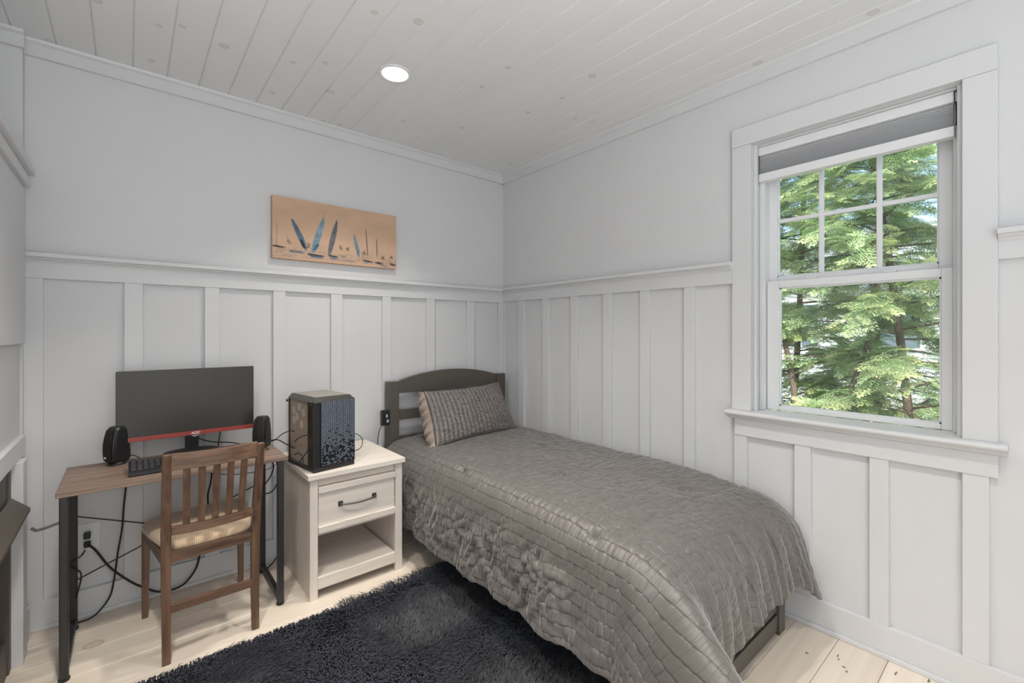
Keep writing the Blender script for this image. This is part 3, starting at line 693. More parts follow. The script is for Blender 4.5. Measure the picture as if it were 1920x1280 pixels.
# tray holes as white squares, light coming through them painted in
HOLE = mat('painted_hole_light', (.95, .95, .93), .6)
bm = bmesh.new()
for (cy, cz) in ((.175, .285), (.235, .262), (.13, .262), (.235, .215), (.15, .205), (.20, .235)):
    for a in range(-2, 3):
        for b_ in range(-2, 3):
            if abs(a)+abs(b_) < 4: bx(bm, TRX-.001, TRX, cy+a*.0075-.0022, cy+a*.0075+.0022, cz+b_*.0075-.0022, cz+b_*.0075+.0022, PCX)
obj('vent_holes', bm, HOLE, pt)['kind'] = 'stuff'
for (yy, zz) in ((.014, pch-.032), (pcd-.012, pch-.032)):
    bm = bmesh.new(); lathe(bm, [(.006, 0), (.006, .007), (.001, .008)], (0, 0, 0), 14)
    for v in bm.verts: v.co = PCX @ Vector((-.004-v.co.z, yy+v.co.x, zz+v.co.y))
    obj('thumb_screw', bm, PBLACK, pt)
# bevelled top with filter plate
bm = bmesh.new(); lo = [(0, 0), (pcw, 0), (pcw, pcd), (0, pcd)]; hi = [(.018, .022), (pcw-.012, .022), (pcw-.012, pcd-.004), (.018, pcd-.004)]
v0 = [bm.verts.new(PCX @ Vector((a, b_, pch-.022))) for a, b_ in lo]; v1 = [bm.verts.new(PCX @ Vector((a, b_, pch))) for a, b_ in hi]
bm.faces.new(v0); bm.faces.new(v1)
for k in range(4): bm.faces.new([v0[k], v0[(k+1) % 4], v1[(k+1) % 4], v1[k]])
obj('top_cover', bm, mat('smoked_cover', (.045, .040, .036), .25), pt, .001)
pbox('top_filter', .022, pcw-.016, .030, pcd-.012, pch, pch+.002, mat('filter_mesh', (.26, .235, .21), .35, bump=((500, 500, 500), .5, .001), var=((90, 90, 90), .35)), .0005)
# front plate, triangle lattice print
nx, nzz = 150, 250
uu, vv = np.meshgrid((np.arange(nx)+.5)/nx, (np.arange(nzz)+.5)/nzz, indexing='ij')
X = uu*.168; Zv = vv*.30; s_ = .0125
def lines(a): q = (X*cos(a)+Zv*sin(a))/(s_*.866); return np.abs(q-np.round(q)), np.round(q-.5)
l1, i1 = lines(R(0)); l2, i2 = lines(R(60)); l3, i3 = lines(R(120))
edge = np.minimum(np.minimum(l1, l2), l3) < .12
hsh = np.sin(i1*12.9898+i2*78.233+i3*37.719)*43758.5453; hsh = hsh-np.floor(hsh)
prob = np.clip((.62-vv)/.62, 0, 1)**1.2*.62
miss = hsh < prob
base_c = np.array([.17, .20, .25]); colr = np.ones((nx, nzz, 3))*base_c*(.85+.35*((hsh*7) % 1))[..., None]
colr[edge] = (.03, .035, .045); colr[miss] = (.006, .007, .010)
P = np.stack([(.036+X), np.full(X.shape, -.0008), .026+Zv], -1).reshape(-1, 3); P = P@np.array(PCX.to_3x3()).T + np.array(PCX.translation)
pbox('front_plate', .034, pcw, 0, .012, .020, pch-.020, PBLACK, .0015)
link('front_pattern', np_mesh('front_pattern', P, grid_faces(nx, nzz), colors=colr.reshape(-1, 3)), col_mat('front_print', .4), pt)

# ---------------------------------------------------------------- chair
ch = empty('dining_chair', (-1.945, -.37, 0), 'dark wooden slat-back chair with a tan ribbed seat cushion', 'chair')
def post(xb, yb, xt, yt, zt):
    bm = bmesh.new(); P = [(xb, yb, 0), (xb+(xt-xb)*.2, yb+.012, .25), (xb+(xt-xb)*.5, yb-.002, .45), (xt, yt, zt)]
    Wd = [.026, .030, .032, .026]; rr = []
    for p, w_ in zip(smooth_path(P, 5), np.interp(np.linspace(0, 3, 16), range(4), Wd)):
        h = w_/2; rr.append([bm.verts.new(p+Vector(q)) for q in ((-h, -h, 0), (h, -h, 0), (h, h, 0), (-h, h, 0))])
    for a, b_ in zip(rr, rr[1:]):
        for k in range(4): bm.faces.new([a[k], a[(k+1) % 4], b_[(k+1) % 4], b_[k]])
    bm.faces.new(rr[0]); bm.faces.new(rr[-1]); return bm
BL, BR = Vector((-2.083, -.590, 0)), Vector((-1.790, -.575, 0))
obj('leg', post(BL.x, BL.y, -2.086, -.672, .790), CHAIRW[2], ch, .003); obj('leg', post(BR.x, BR.y, -1.786, -.660, .782), CHAIRW[2], ch, .003)
bm = bmesh.new(); bar(bm, (-2.136, -.190, 0), (-2.132, -.175, .372), .022, .022, (0, 1, 0), .030, .030); obj('leg', bm, CHAIRW[2], ch, .003)
bm = bmesh.new(); bar(bm, (-1.768, -.125, 0), (-1.768, -.112, .368), .022, .022, (0, 1, 0), .030, .030); obj('leg', bm, CHAIRW[2], ch, .003)
def curved_rail(name, L_, R_, zb, zt, th, bow, n_=12):
    bm = bmesh.new(); rr = []
    for k in range(n_+1):
        t = k/n_; p = L_.lerp(R_, t); p = p + Vector((0, -bow*sin(pi*t), 0)); a, b_ = zb(t), zt(t)
        rr.append([bm.verts.new((p.x, p.y+q*th/2, z)) for q, z in ((-1, a), (1, a), (1, b_), (-1, b_))])
    for a, b_ in zip(rr, rr[1:]):
        for k in range(4): bm.faces.new([a[k], a[(k+1) % 4], b_[(k+1) % 4], b_[k]])
    bm.faces.new(rr[0]); bm.faces.new(rr[-1]); return obj(name, bm, CHAIRW[0], ch, .002)
TL, TR = Vector((-2.074, -.666, 0)), Vector((-1.798, -.654, 0)); LL, LR = Vector((-2.070, -.618, 0)), Vector((-1.803, -.603, 0))
bow = .022
curved_rail('top_rail', TL, TR, lambda t: .730, lambda t: .788, .020, bow)
curved_rail('lower_back_rail', LL, LR, lambda t: .482, lambda t: .512, .022, bow)
for k in range(5):
    t = (k+1)/6
    a = LL.lerp(LR, t); b_ = TL.lerp(TR, t); o_ = Vector((0, -bow*sin(pi*t), 0))
    bm = bmesh.new(); bar(bm, a+o_+Vector((0, 0, .508)), b_+o_+Vector((0, 0, .732)), .0225, .010, (0, 1, 0)); obj('slat', bm, CHAIRW[2], ch, .0015)
bm = bmesh.new(); bar(bm, (-2.070, -.585, .386), (-1.803, -.570, .386), .018, .040); obj('rear_seat_rail', bm, CHAIRW[0], ch, .002)
bm = bmesh.new(); bar(bm, (-2.120, -.176, .352), (-1.783, -.116, .350), .018, .040); obj('front_seat_rail', bm, CHAIRW[0], ch, .002)
bm = bmesh.new(); bar(bm, (-2.086, -.575, .372), (-2.130, -.190, .352), .016, .040); obj('side_seat_rail', bm, CHAIRW[1], ch, .002)
bm = bmesh.new(); bar(bm, (-1.792, -.560, .372), (-1.770, -.128, .352), .016, .040); obj('side_seat_rail', bm, CHAIRW[1], ch, .002)
bm = bmesh.new(); bar(bm, (-2.072, -.588, .198), (-1.802, -.573, .192), .016, .030); obj('stretcher', bm, CHAIRW[0], ch, .002)
for a, b_ in (((-1.785, -.47, .34), (-1.79, -.555, .20)), ((-2.09, -.50, .34), (-2.083, -.57, .20))):
    bm = bmesh.new(); bar(bm, a, b_, .005, .009); obj('folding_brace', bm, PBLACK, ch)
# cushion: superellipse puck on a trapezoid
CUSH = bpy.data.materials.new('ribbed_tan_fabric'); CUSH.use_nodes = True; n = CUSH.node_tree.nodes; L = CUSH.node_tree.links
b = n['Principled BSDF']; b.inputs['Roughness'].default_value = .85; b.inputs['Sheen Weight'].default_value = .3
tc = n.new('ShaderNodeTexCoord'); wv = n.new('ShaderNodeTexWave'); wv.bands_direction = 'X'; wv.inputs['Scale'].default_value = 45; wv.inputs['Distortion'].default_value = .5; L.new(tc.outputs['Object'], wv.inputs[0])
cr = n.new('ShaderNodeValToRGB'); cr.color_ramp.elements[0].color = (.50, .36, .235, 1); cr.color_ramp.elements[1].color = (.66, .50, .34, 1); L.new(wv.outputs[1], cr.inputs[0]); L.new(cr.outputs[0], b.inputs['Base Color'])
bp = n.new('ShaderNodeBump'); bp.inputs['Strength'].default_value = .3; bp.inputs['Distance'].default_value = .002; L.new(wv.outputs[1], bp.inputs['Height']); L.new(bp.outputs[0], b.inputs['Normal'])
cor = [Vector((-2.080, -.578, 0)), Vector((-1.795, -.562, 0)), Vector((-1.735, -.085, 0)), Vector((-2.168, -.140, 0))]
nu, nv = 56, 14; V = []
for i in range(nu):
    a = 2*pi*i/nu; ca, sa = cos(a), sin(a); k_ = (abs(ca)**5+abs(sa)**5)**(-1/5); ex, ey = ca*k_, sa*k_
    for j in range(nv):
        q = j/(nv-1)     # 0 top centre .. 1 bottom centre
        th = pi*q; r_ = sin(th)**.38 if 0 < q < 1 else 0; zz = cos(th); zz = (abs(zz)**.7)*(1 if zz > 0 else -1)
        s, t = .5+.5*ex*r_, .5+.5*ey*r_
        p = cor[0].lerp(cor[1], s).lerp(cor[3].lerp(cor[2], s), t)
        V.append((p.x, p.y, .405+(.030 if zz > 0 else .027)*zz + .006*(1-r_*r_)*(1 if zz > 0 else 0) - .022*t + .004))
V = np.array(V); idx = np.arange(nu*nv).reshape(nu, nv); nxt = np.roll(idx, -1, 0)
Fq = np.stack([idx[:, :-1], idx[:, 1:], nxt[:, 1:], nxt[:, :-1]], -1).reshape(-1, 4)
link('seat_cushion', np_mesh('seat_cushion', V, Fq), CUSH, ch, smooth=True)

# ---------------------------------------------------------------- bed
bed = empty('bed', (-.52, -1.0, 0), 'dark taupe painted twin bed with an arched slatted headboard', 'bed')
HY0, HY1 = -.085, -.048
for x0, x1 in ((-.982, -.908), (-.130, -.056)): box('post', x0, x1, HY0-.01, HY1, 0, .918, BEDW, bed, .002)
bm = bmesh.new(); pts = []
for k in range(25):
    t = k/24; xx = -.908+t*(.908-.130); pts.append((xx, .915+.058*(1-((t-.5)*2)**2)**.9))
pts += [(-.130, .842), (-.908, .842)]
prism_b = bmesh.new()
rows = []
for q in (HY0+.004, HY1-.004): rows.append([prism_b.verts.new((p[0], q, p[1])) for p in pts])
prism_b.faces.new(rows[0]); prism_b.faces.new(rows[1])
for i in range(len(pts)): j = (i+1) % len(pts); prism_b.faces.new([rows[0][i], rows[0][j], rows[1][j], rows[1][i]])
obj('arched_top_rail', prism_b, BEDW, bed, .002)
for z0, z1 in ((.676, .738), (.50, .575), (.20, .30)): box('headboard_rail', -.908, -.130, HY0+.004, HY1-.006, z0, z1, BEDW, bed, .002)
for x0, x1 in ((-.982, -.930), (-.188, -.128)): box('foot_post', x0, x1, -1.995, -1.945, 0, .34, BEDW, bed, .002)
box('side_rail', -.975, -.953, -1.945, -.09, .15, .30, BEDW, bed, .002); box('side_rail', -.150, -.135, -1.945, -.09, .15, .30, BEDW, bed, .002)
box('foot_rail', -.930, -.188, -1.985, -1.960, .092, .30, BEDW, bed, .002)
box('trundle_front', -.930, -.190, -1.988, -1.950, .014, .082, BEDW, bed, .002)
mt = box('mattress', -.945, -.08, -1.90, -.10, .30, .485, mat('mattress_ticking', (.6, .58, .55), .8), None, .03)
setp(mt, 'mattress lying on the bed under the grey comforter', 'mattress')

# ---------------------------------------------------------------- comforter
def cloth_mat(name, c, cgroove, period, axis_s=0, rough=.5, ruche=1.0):
    m = bpy.data.materials.new(name); m.use_nodes = True; n = m.node_tree.nodes; L = m.node_tree.links; b = n['Principled BSDF']
    b.inputs['Roughness'].default_value = rough; b.inputs['Specular IOR Level'].default_value = .55; b.inputs['Sheen Weight'].default_value = .55; b.inputs['Sheen Roughness'].default_value = .35
    b.inputs['Sheen Tint'].default_value = (.9, .88, .88, 1)
    uv = n.new('ShaderNodeUVMap'); uv.uv_map = 'UVMap'; sx = n.new('ShaderNodeSeparateXYZ'); L.new(uv.outputs[0], sx.inputs[0])
    # groove
    mu = n.new('ShaderNodeMath'); mu.operation = 'MULTIPLY'; mu.inputs[1].default_value = 1/period; L.new(sx.outputs[0], mu.inputs[0])
    fr = n.new('ShaderNodeMath'); fr.operation = 'FRACT'; L.new(mu.outputs[0], fr.inputs[0])
    sb = n.new('ShaderNodeMath'); sb.operation = 'SUBTRACT'; L.new(fr.outputs[0], sb.inputs[0]); sb.inputs[1].default_value = .5
    ab = n.new('ShaderNodeMath'); ab.operation = 'ABSOLUTE'; L.new(sb.outputs[0], ab.inputs[0])       # .5 at groove
    mr = n.new('ShaderNodeMapRange'); mr.inputs[1].default_value = .40; mr.inputs[2].default_value = .47; L.new(ab.outputs[0], mr.inputs[0])
    mx = n.new('ShaderNodeMix'); mx.data_type = 'RGBA'; L.new(mr.outputs[0], mx.inputs[0]); mx.inputs[6].default_value = (*c, 1); mx.inputs[7].default_value = (*cgroove, 1); L.new(mx.outputs[2], b.inputs['Base Color'])
    # ruching: fine noise stretched across the stripe
    cmb = n.new('ShaderNodeMapping'); cmb.inputs['Scale'].default_value = (14, 110, 1); L.new(uv.outputs[0], cmb.inputs[0])
    nz = n.new('ShaderNodeTexNoise'); nz.inputs['Scale'].default_value = 1; nz.inputs['Detail'].default_value = 3; L.new(cmb.outputs[0], nz.inputs[0])
    fl = n.new('ShaderNodeMath'); fl.operation = 'FLOOR'; L.new(mu.outputs[0], fl.inputs[0])
    sh2 = n.new('ShaderNodeCombineXYZ'); ml = n.new('ShaderNodeMath'); ml.operation = 'MULTIPLY'; ml.inputs[1].default_value = 17.3; L.new(fl.outputs[0], ml.inputs[0]); L.new(ml.outputs[0], sh2.inputs[1]); L.new(sh2.outputs[0], cmb.inputs['Location'])
    bp = n.new('ShaderNodeBump'); bp.inputs['Strength'].default_value = .75*ruche; bp.inputs['Distance'].default_value = .006; L.new(nz.outputs[0], bp.inputs['Height'])
    bp2 = n.new('ShaderNodeBump'); bp2.invert = True; bp2.inputs['Strength'].default_value = .25; bp2.inputs['Distance'].default_value = .004
    L.new(mr.outputs[0], bp2.inputs['Height']); L.new(bp.outputs[0], bp2.inputs['Normal']); L.new(bp2.outputs[0], b.inputs['Normal'])
    return m
DUV = cloth_mat('comforter_fabric', (.122, .111, .102), (.070, .063, .057), .040, rough=.42)
def vnoise(x, y, seed=0):
    """smooth value noise, numpy"""
    xi = np.floor(x).astype(int); yi = np.floor(y).astype(int); xf = x-xi; yf = y-yi
    def h(a, b_): q = np.sin(a*127.1+b_*311.7+seed*74.7)*43758.5453; return q-np.floor(q)
    u = xf*xf*(3-2*xf); v = yf*yf*(3-2*yf)
    return (h(xi, yi)*(1-u)+h(xi+1, yi)*u)*(1-v)+(h(xi, yi+1)*(1-u)+h(xi+1, yi+1)*u)*v
XC, YC, ZT = -.90, -1.80, .560        # lines where the drape begins
XR = -.055
ns_, nt_ = 340, 660
OX, OY = .455, .507
s = np.linspace(0, (XR-XC)+OX, ns_); t = np.linspace(0, (-.13-YC)+OY, nt_)   # s from wall to the left, t from head to foot
Sg, Tg = np.meshgrid(s, t, indexing='ij')
x0 = XR-Sg; y0 = -.13-Tg
sst = lambda a, b_, q: (lambda w_: w_*w_*(3-2*w_))(np.clip((q-a)/(b_-a), 0, 1))
ox = np.maximum(XC-x0, 0); oy = np.maximum(YC-y0, 0)*(1 - .11*sst(-.90, -.62, x0) + .16*sst(-.24, -.08, x0))
rho = np.hypot(ox, oy); th = np.arctan2(oy, np.maximum(ox, 1e-9)); th = np.where(rho < 1e-6, 0, th); deg = np.degrees(th)
Rr = np.where(ox > 0, .13 + .11*np.sin(th)**2, .24)
arc = Rr*pi/2
def g_(x, m, sg): return np.exp(-((x-m)/sg)**2)
incorner = (ox > 0) & (oy > 0)
CAMP, CMU, CSG = 44, 70, 19
flare = np.where(oy <= 0, 11.0, np.where(ox <= 0, 12.0, 11+1*(deg/90)))
flare = flare + np.where(incorner, CAMP*g_(deg, CMU, CSG), 0)
flare = flare + np.where((ox <= 0) & (oy > 0), 5*g_(x0, -.05, .15) - 9*g_(x0, -.80, .08) + CAMP*g_(90, CMU, CSG)*g_(x0, XC, .035), 0)
flare = flare + np.where((oy <= 0) & (ox > 0), CAMP*g_(0, CMU, CSG)*g_(y0, YC, .15) + 5*g_(y0, -1.62, .12), 0)
flare = flare - np.where((oy <= 0) & (ox > 0), 8*sst(-.72, -.54, y0), 0)
fl = np.radians(flare)
a = np.minimum(rho, arc)/Rr; endang = pi/2-fl
a = np.minimum(rho/Rr, endang); arc2 = endang*Rr
rest = np.maximum(rho-arc2, 0)
hh = Rr*np.sin(a) + rest*np.sin(fl)*1.0; dz = Rr*(1-np.cos(a)) + rest*np.cos(fl)
ux = np.where(rho > 1e-6, ox/np.maximum(rho, 1e-6), 0); uy = np.where(rho > 1e-6, oy/np.maximum(rho, 1e-6), 0)
Xp = np.minimum(x0, 10); Xp = np.where(ox > 0, XC, x0) - hh*ux; Yp = np.where(oy > 0, YC, y0) - hh*uy; Zp = ZT - dz
# puffy top that rolls gently to the foot and wall
top = (1-np.clip(rho/.25, 0, 1))
Zp += .012*np.sin(np.clip((Sg)/(XR-XC), 0, 1)*pi)*top - .030*np.clip((-1.35-y0)/.45, 0, 1)**2*top - .028*np.exp(-(Sg/.05)**2)
hang = np.clip((rho-.12)/.3, 0, 1)
# folds: ripples running down the hang
along = np.where(oy <= 0, -y0, np.where(ox <= 0, 2.4+x0-XC, 1.8+.35*th))
nrm_x = -ux; nrm_y = -uy
rip = hang*(.008*np.sin(along*2*pi/.23 + 4*vnoise(along*3, rho*2)) + .010*(vnoise(along*9, rho*3, 2)-.5)*2)
foot = (oy > 0) & (ox <= 0)
hg2 = np.clip((rho-.22)/.25, 0, 1)
puffs = .011*(np.abs(np.sin((x0+.02*vnoise(rho*7, x0*4, 12))*pi/.062))-.5)
crease = -.030*g_(x0+.25*(rho-.35), -.60, .018)*np.clip((rho-.15)/.1, 0, 1) - .022*g_(x0+.1*(rho-.35), -.36, .014)*np.clip((rho-.2)/.1, 0, 1)
rip = np.where(foot, rip*.8 + hg2*puffs + crease, rip)
Xp += nrm_x*rip; Yp += nrm_y*rip
# crumples on the left side
cr_ = (np.abs(vnoise(y0*15+rho*9+2.5*vnoise(y0*6, rho*8, 5), rho*8-y0*4+2*vnoise(y0*5, rho*6, 6), 3)-.5)*2)
cr2 = (np.abs(vnoise(y0*30-rho*14+3*vnoise(y0*11, rho*9, 25), rho*15+y0*7, 8)-.5)*2)
side = np.clip((rho-.16)/.1, 0, 1)*np.where(oy <= 0, 1, .45)*np.where(ox > 0, 1, .25)*np.clip((1.65+y0)/.35+.45, .25, 1)
cr3 = (np.abs(vnoise(y0*47+3*vnoise(y0*9, rho*12, 15), rho*40, 18)-.5)*2)
hemf = .35+.65*np.clip((.455-rho)/.06, 0, 1)
amp = side*hemf*(.017*(.5-cr_)+.015*(.5-cr2)+.006*(.5-cr3))
Xp += nrm_x*amp; Yp += nrm_y*amp
# soft bumps all over the top, stripes, tufts
Zp += top*.010*(vnoise(x0*7, y0*6, 1)-.5) + top*.0035*(vnoise(x0*22, y0*55, 4)-.5)
st = np.abs((Sg/.040) % 1 - .5)*2
gro = np.clip((st-.72)/.28, 0, 1)*(.35+.65*np.clip((-.9-y0)/.5, 0, 1)*1.0)
off = -.0012*gro + .0030*(1-gro)*(vnoise(Sg*12+np.floor(Sg/.04)*9, Tg*95, 7)-.5)*2
Zp += off*(1-hang*.9); Xp += nrm_x*off*hang; Yp += nrm_y*off*hang
for (u_, v_) in ((870, 880), (1055, 895), (1283, 918), (1018, 841), (1115, 985)):
    p = on(u_, v_, 2, ZT); dx = (x0-p.x); dy = (y0-p.y)
    ang = np.arctan2(dy, dx); d = np.hypot(dx/1.0, dy/1.6)
    Zp -= .030*np.exp(-(d/.017)**2); Zp += .002*np.exp(-((d-.05)/.03)**2)*np.cos(ang*4)
hem = np.minimum(np.minimum(s[-1]-Sg, t[-1]-Tg), 1)
Zp = np.maximum(Zp, .014)
Xp = np.minimum(Xp, -.040 - 0*Sg)
V = np.stack([Xp, Yp, Zp], -1).reshape(-1, 3); UV = np.stack([Sg, Tg], -1).reshape(-1, 2)
me = np_mesh('comforter', V, grid_faces(ns_, nt_)[:, ::-1], uv=UV)
cf = link('comforter', me, DUV, None, smooth=True); setp(cf, 'grey-brown ribbed comforter draped over the bed and hanging down its side', 'comforter')
so_ = cf.modifiers.new('solid', 'SOLIDIFY'); so_.thickness = .012; so_.offset = -1

# ---------------------------------------------------------------- pillow
PIL = cloth_mat('sham_fabric', (.135, .120, .112), (.045, .040, .042), .034, rough=.45, ruche=.8)
SAT = mat('satin_side', (.30, .24, .20), .38, sheen=.4, bump=((25, 25, 60), .5, .006))
P00 = Vector((-.862, -.462, .575)); P10 = Vector((-.185, -.385, .575)); P01 = on(795, 734, 1, -.25); P11 = on(934, 716, 1, -.25)
Wd = (P10-P00+P11-P01).normalized(); Up = (P01-P00+P11-P10).normalized(); Nr = Wd.cross(Up).normalized()   # towards -y
n1, n2 = 220, 150; ug, vg = np.meshgrid(np.linspace(0, 1, n1), np.linspace(0, 1, n2), indexing='ij')
def bil(a, b_, c, d): return (np.array(a)[None, None]*((1-ug)*(1-vg))[..., None] + np.array(b_)[None, None]*(ug*(1-vg))[..., None] + np.array(c)[None, None]*((1-ug)*vg)[..., None] + np.array(d)[None, None]*(ug*vg)[..., None])
Q = bil(P00, P10, P01, P11); puff = (np.clip(np.sin(pi*ug), 0, 1)**.45)*(np.clip(np.sin(pi*vg), 0, 1)**.5)
pin = -.016*np.sin(pi*ug)*np.where(vg > .5, 1, -1)*np.abs(2*vg-1)**3
NrA = np.array(Nr); UpA = np.array(Up); WdA = np.array(Wd)
bmp = .0035*np.cos(ug*2*pi*20)*-1 + .0045*(vnoise(ug*40, vg*60, 3)-.5) + .010*(vnoise(ug*6, vg*7, 9)-.5) - .0040*np.clip(1-np.abs(vnoise(ug*9+3*np.floor(ug*20), vg*17, 21)-.5)*9, 0, 1)
front = Q + NrA*((.045*puff + bmp*np.clip(puff*2, 0, 1))[..., None]) + UpA*pin[..., None] + WdA*(.014*np.sin(pi*vg)*np.where(ug > .5, -1, 1)*np.abs(2*ug-1)**3)[..., None]
back = Q - NrA*((.085*np.clip(puff, 0, 1)**1.1)[..., None]) + UpA*pin[..., None] + WdA*(.014*np.sin(pi*vg)*np.where(ug > .5, -1, 1)*np.abs(2*ug-1)**3)[..., None]
pil = empty('pillow', tuple((P00+P10)/2), 'grey-brown ruched pillow sham leaning against the headboard', 'pillow')
UVp = np.stack([ug*.68, vg*.42], -1).reshape(-1, 2)
link('sham_front', np_mesh('sham_front', front.reshape(-1, 3), grid_faces(n1, n2), uv=UVp), PIL, pil, smooth=True)
link('sham_back', np_mesh('sham_back', back.reshape(-1, 3), grid_faces(n1, n2)[:, ::-1], uv=UVp), SAT, pil, smooth=True)
# left gusset, satin
gus = []
for j in range(60):
    t_ = j/59; p = P00.lerp(P01, t_) + Wd*(.012*sin(pi*t_)); w_ = .11*sin(pi*(.06+.9*t_))**.5
    for k in range(13):
        q = k/12; gus.append(p - Nr*(w_*q) - Wd*(.030*sin(pi*q)*(.35+.65*sin(t_*22+q*2)**2)+.004) + Up*.008*sin(t_*31+q*5))
link('satin_gusset', np_mesh('satin_gusset', np.array(gus), grid_faces(60, 13)), SAT, pil, smooth=True)

# ---------------------------------------------------------------- black control box on the bed post
dv = empty('control_box', (-1.00, -.1, .71), 'small black box with white digits fixed to the left headboard post', 'controller')
p0 = on(716, 770, 1, -.125); p1 = on(733, 797, 1, -.125)
box('case', p0.x, p1.x, -.118, -.096, p1.z, p0.z, PBLACK, dv, .006)
box('face_mark', p0.x+.030, p0.x+.040, -.1192, -.1178, p1.z+.050, p1.z+.056, WHITEP, dv); box('face_mark', p0.x+.030, p0.x+.040, -.1192, -.1178, p1.z+.060, p1.z+.066, WHITEP, dv)
box('face_icon', p0.x+.034, p0.x+.047, -.1192, -.1178, p1.z+.018, p1.z+.036, mat('icon_blue', (.35, .42, .5), .4), dv)

# ---------------------------------------------------------------- cables
CABLE = mat('cable_rubber', (.012, .012, .012), .5); GREYC = mat('grey_cable', (.07, .07, .075), .5)
def cable(pts, label, r=.0032, m=CABLE, group=None, name='cable'):
    """pts: (px, py, y-plane)"""
    P = [on(u, v, 1, yy) for u, v, yy in pts]
    for p in P:
        if p.z < r+.001: p.z = r+.001
        if p.y > -.004: p.y = -.004
    o = obj(name, tube(bmesh.new(), smooth_path(P, 6), r, 8), m, None, smooth=True)
    return setp(o, label, 'cable', group)
pl = box('power_plug', -2.336, -2.314, -.034, -.0085, .300, .322, PBLACK, None, .003); setp(pl, 'lower black plug in the wall outlet', 'plug')
pl = box('power_plug', -2.336, -2.314, -.038, -.0085, .338, .362, PBLACK, None, .003); setp(pl, 'upper black plug in the wall outlet', 'plug')
cable([(164, 1019, -.036), (180, 1032, -.05), (205, 1062, -.06), (235, 1084, -.06), (262, 1098, -.06), (300, 1109, -.06), (340, 1098, -.06), (366, 1068, -.06), (375, 1038, -.06)], 'thick black power cord curving from the outlet behind the chair', .0045, CABLE)
cable([(237, 905, -.06), (232, 950, -.05), (229, 990, -.045), (221, 1035, -.045), (214, 1085, -.045), (205, 1120, -.045), (178, 1153, -.05), (148, 1172, -.06), (130, 1172, -.06), (126, 1150, -.06), (133, 1125, -.06)], 'long black cable hanging from the back of the desk down to the floor', .0034)
cable([(160, 1031, -.035), (152, 1042, -.05), (140, 1050, -.13), (131, 1060, -.135), (138, 1066, -.13), (150, 1072, -.125), (152, 1085, -.125), (146, 1108, -.125), (143, 1122, -.12)], 'thin black cable looping around the rear left desk leg', .0030)
cable([(509, 858, -.2), (513, 876, -.2), (507, 893, -.2), (494, 912, -.2), (489, 921, -.2), (497, 925, -.2), (510, 921, -.2), (520, 905, -.2), (524, 885, -.2), (517, 862, -.2)], 'black cable loop hanging under the right end of the desk', .0034)
cable([(716, 796, -.108), (710, 812, -.108), (708, 835, -.108), (708, 860, -.09)], 'thin black cord running down from the control box', .0024)
cable([(507, 825, -.22), (517, 823, -.23), (530, 813, -.3), (545, 807, -.33), (552, 809, -.36)], 'upper of two thin black cables between right speaker and tower', .0022)
cable([(507, 828, -.22), (520, 824, -.24), (536, 832, -.3), (552, 840, -.36)], 'lower of two thin black cables between right speaker and tower', .0026)
cable([(546, 853, -.20), (532, 860, -.16), (517, 871, -.14), (500, 880, -.13), (470, 886, -.12), (440, 889, -.12), (410, 888, -.12), (378, 885, -.12)], 'thin cable stretched behind the chair slats under the desk', .0018)
cable([(664, 812, -.36), (672, 815, -.36), (679, 822, -.36), (679, 833, -.36), (674, 841, -.37), (664, 845, -.38)], 'small black cable loop at the right side of the tower', .0020)
cable([(552, 852, -.42), (560, 849, -.44), (567, 856, -.46), (568, 868, -.475), (563, 864, -.47), (572, 852, -.49), (580, 840, -.52)], 'black cables curled against the glass side of the tower', .0024)
cable([(552, 828, -.42), (562, 820, -.46), (572, 816, -.5), (580, 815, -.52)], 'black cable arching across the glass side of the tower', .0022)
cable([(483, 1073, -.13), (500, 1066, -.1), (515, 1050, -.06), (530, 1028, -.045), (543, 1008, -.04)], 'dark cable rising behind the right desk legs', .0032)
cable([(366, 817, -.10), (380, 824, -.06), (400, 828, -.05), (430, 829, -.05), (452, 832, -.05)], 'black cable running level from the monitor stand', .0026)
cable([(414, 806, -.09), (411, 822, -.07), (408, 843, -.075)], 'short black cable dropping straight behind the monitor', .0026)
cable([(231, 856, -.12), (243, 853, -.11), (256, 855, -.10), (263, 859, -.10)], 'thin cable behind the left speaker', .0018)
cable([(398, 880, -.09), (395, 905, -.07), (390, 925, -.06), (390, 946, -.055)], 'short black cable hanging behind the chair slats', .0036)

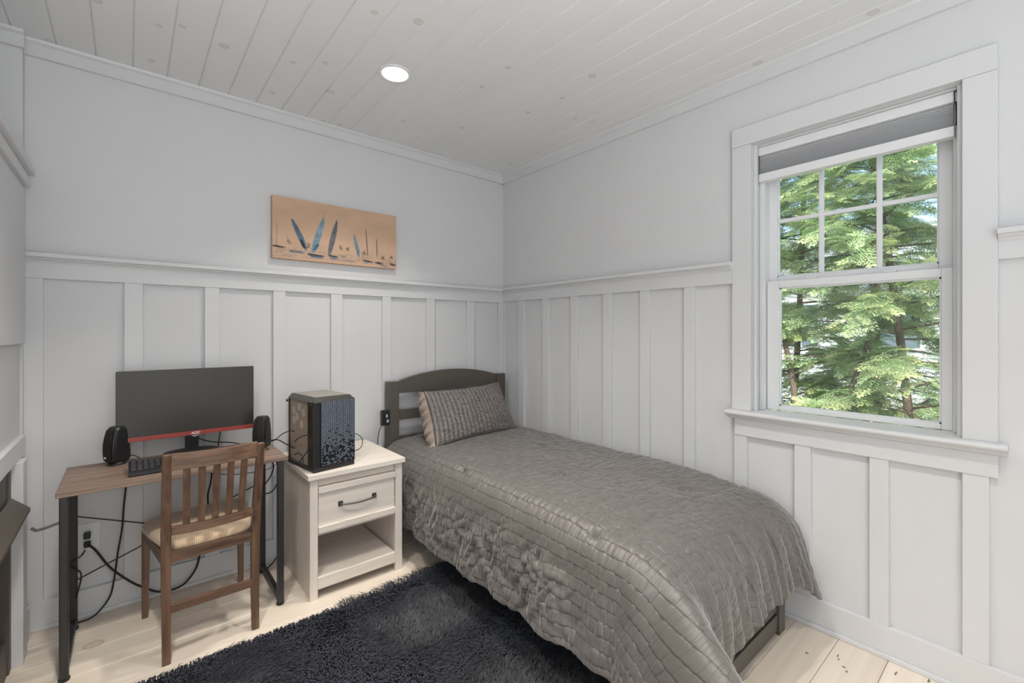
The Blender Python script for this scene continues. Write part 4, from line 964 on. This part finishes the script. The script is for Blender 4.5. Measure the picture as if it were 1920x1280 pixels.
# ---------------------------------------------------------------- shag rug
RUGM = bpy.data.materials.new('shag_pile'); RUGM.use_nodes = True; n = RUGM.node_tree.nodes; L = RUGM.node_tree.links; b = n['Principled BSDF']
b.inputs['Roughness'].default_value = .6; b.inputs['Sheen Weight'].default_value = .25; b.inputs['Sheen Tint'].default_value = (.6, .65, .8, 1); b.inputs['Sheen Roughness'].default_value = .5
vc = n.new('ShaderNodeVertexColor'); vc.layer_name = 'Col'; L.new(vc.outputs[0], b.inputs['Base Color'])
rug = empty('shag_rug', (-1.4, -1.5, 0), 'black shaggy rug on the pale floor beside the bed', 'rug')
RX0, RX1, RY0, RY1 = -2.20, -.88, -2.3, -.665
box('backing', RX0+.01, RX1-.01, RY0, RY1-.01, .0005, .008, mat('rug_backing', (.01, .01, .011), .9), rug)
rs = np.random.RandomState(11); NB = 95000
bx_ = rs.uniform(RX0, RX1, NB); by_ = rs.uniform(RY0, RY1, NB)
# lay direction by a swirling field
fld = 7*vnoise(bx_*3.1, by_*3.1, 5) + 1.3*vnoise(bx_*9, by_*9, 6) + rs.normal(0, .45, NB)
ln = .040*(.75+.5*vnoise(bx_*5, by_*5, 7))*rs.uniform(.75, 1.2, NB); lean = np.clip(.75+.25*vnoise(bx_*6, by_*6, 8)+rs.normal(0, .12, NB), .3, 1.05)
dx_, dy_ = np.cos(fld), np.sin(fld)
dirs = []
V = np.zeros((NB, 5, 3)); wd = .0019
px_, py_ = -dy_*wd, dx_*wd
V[:, 0] = np.stack([bx_-px_, by_-py_, np.full(NB, .007)], 1); V[:, 1] = np.stack([bx_+px_, by_+py_, np.full(NB, .007)], 1)
mh = ln*.55; sl_ = lean*.5
mx_ = bx_+dx_*mh*np.sin(sl_); my_ = by_+dy_*mh*np.sin(sl_); mz = .007+mh*np.cos(sl_)
V[:, 2] = np.stack([mx_+px_, my_+py_, mz], 1); V[:, 3] = np.stack([mx_-px_, my_-py_, mz], 1)
sl2 = np.minimum(lean*1.45, 1.5); V[:, 4] = np.stack([mx_+dx_*mh*.85*np.sin(sl2), my_+dy_*mh*.85*np.sin(sl2), mz+mh*.85*np.cos(sl2)], 1)
i0 = np.arange(NB)*5
Ft = np.concatenate([np.stack([i0, i0+1, i0+2], 1), np.stack([i0, i0+2, i0+3], 1), np.stack([i0+3, i0+2, i0+4], 1)])
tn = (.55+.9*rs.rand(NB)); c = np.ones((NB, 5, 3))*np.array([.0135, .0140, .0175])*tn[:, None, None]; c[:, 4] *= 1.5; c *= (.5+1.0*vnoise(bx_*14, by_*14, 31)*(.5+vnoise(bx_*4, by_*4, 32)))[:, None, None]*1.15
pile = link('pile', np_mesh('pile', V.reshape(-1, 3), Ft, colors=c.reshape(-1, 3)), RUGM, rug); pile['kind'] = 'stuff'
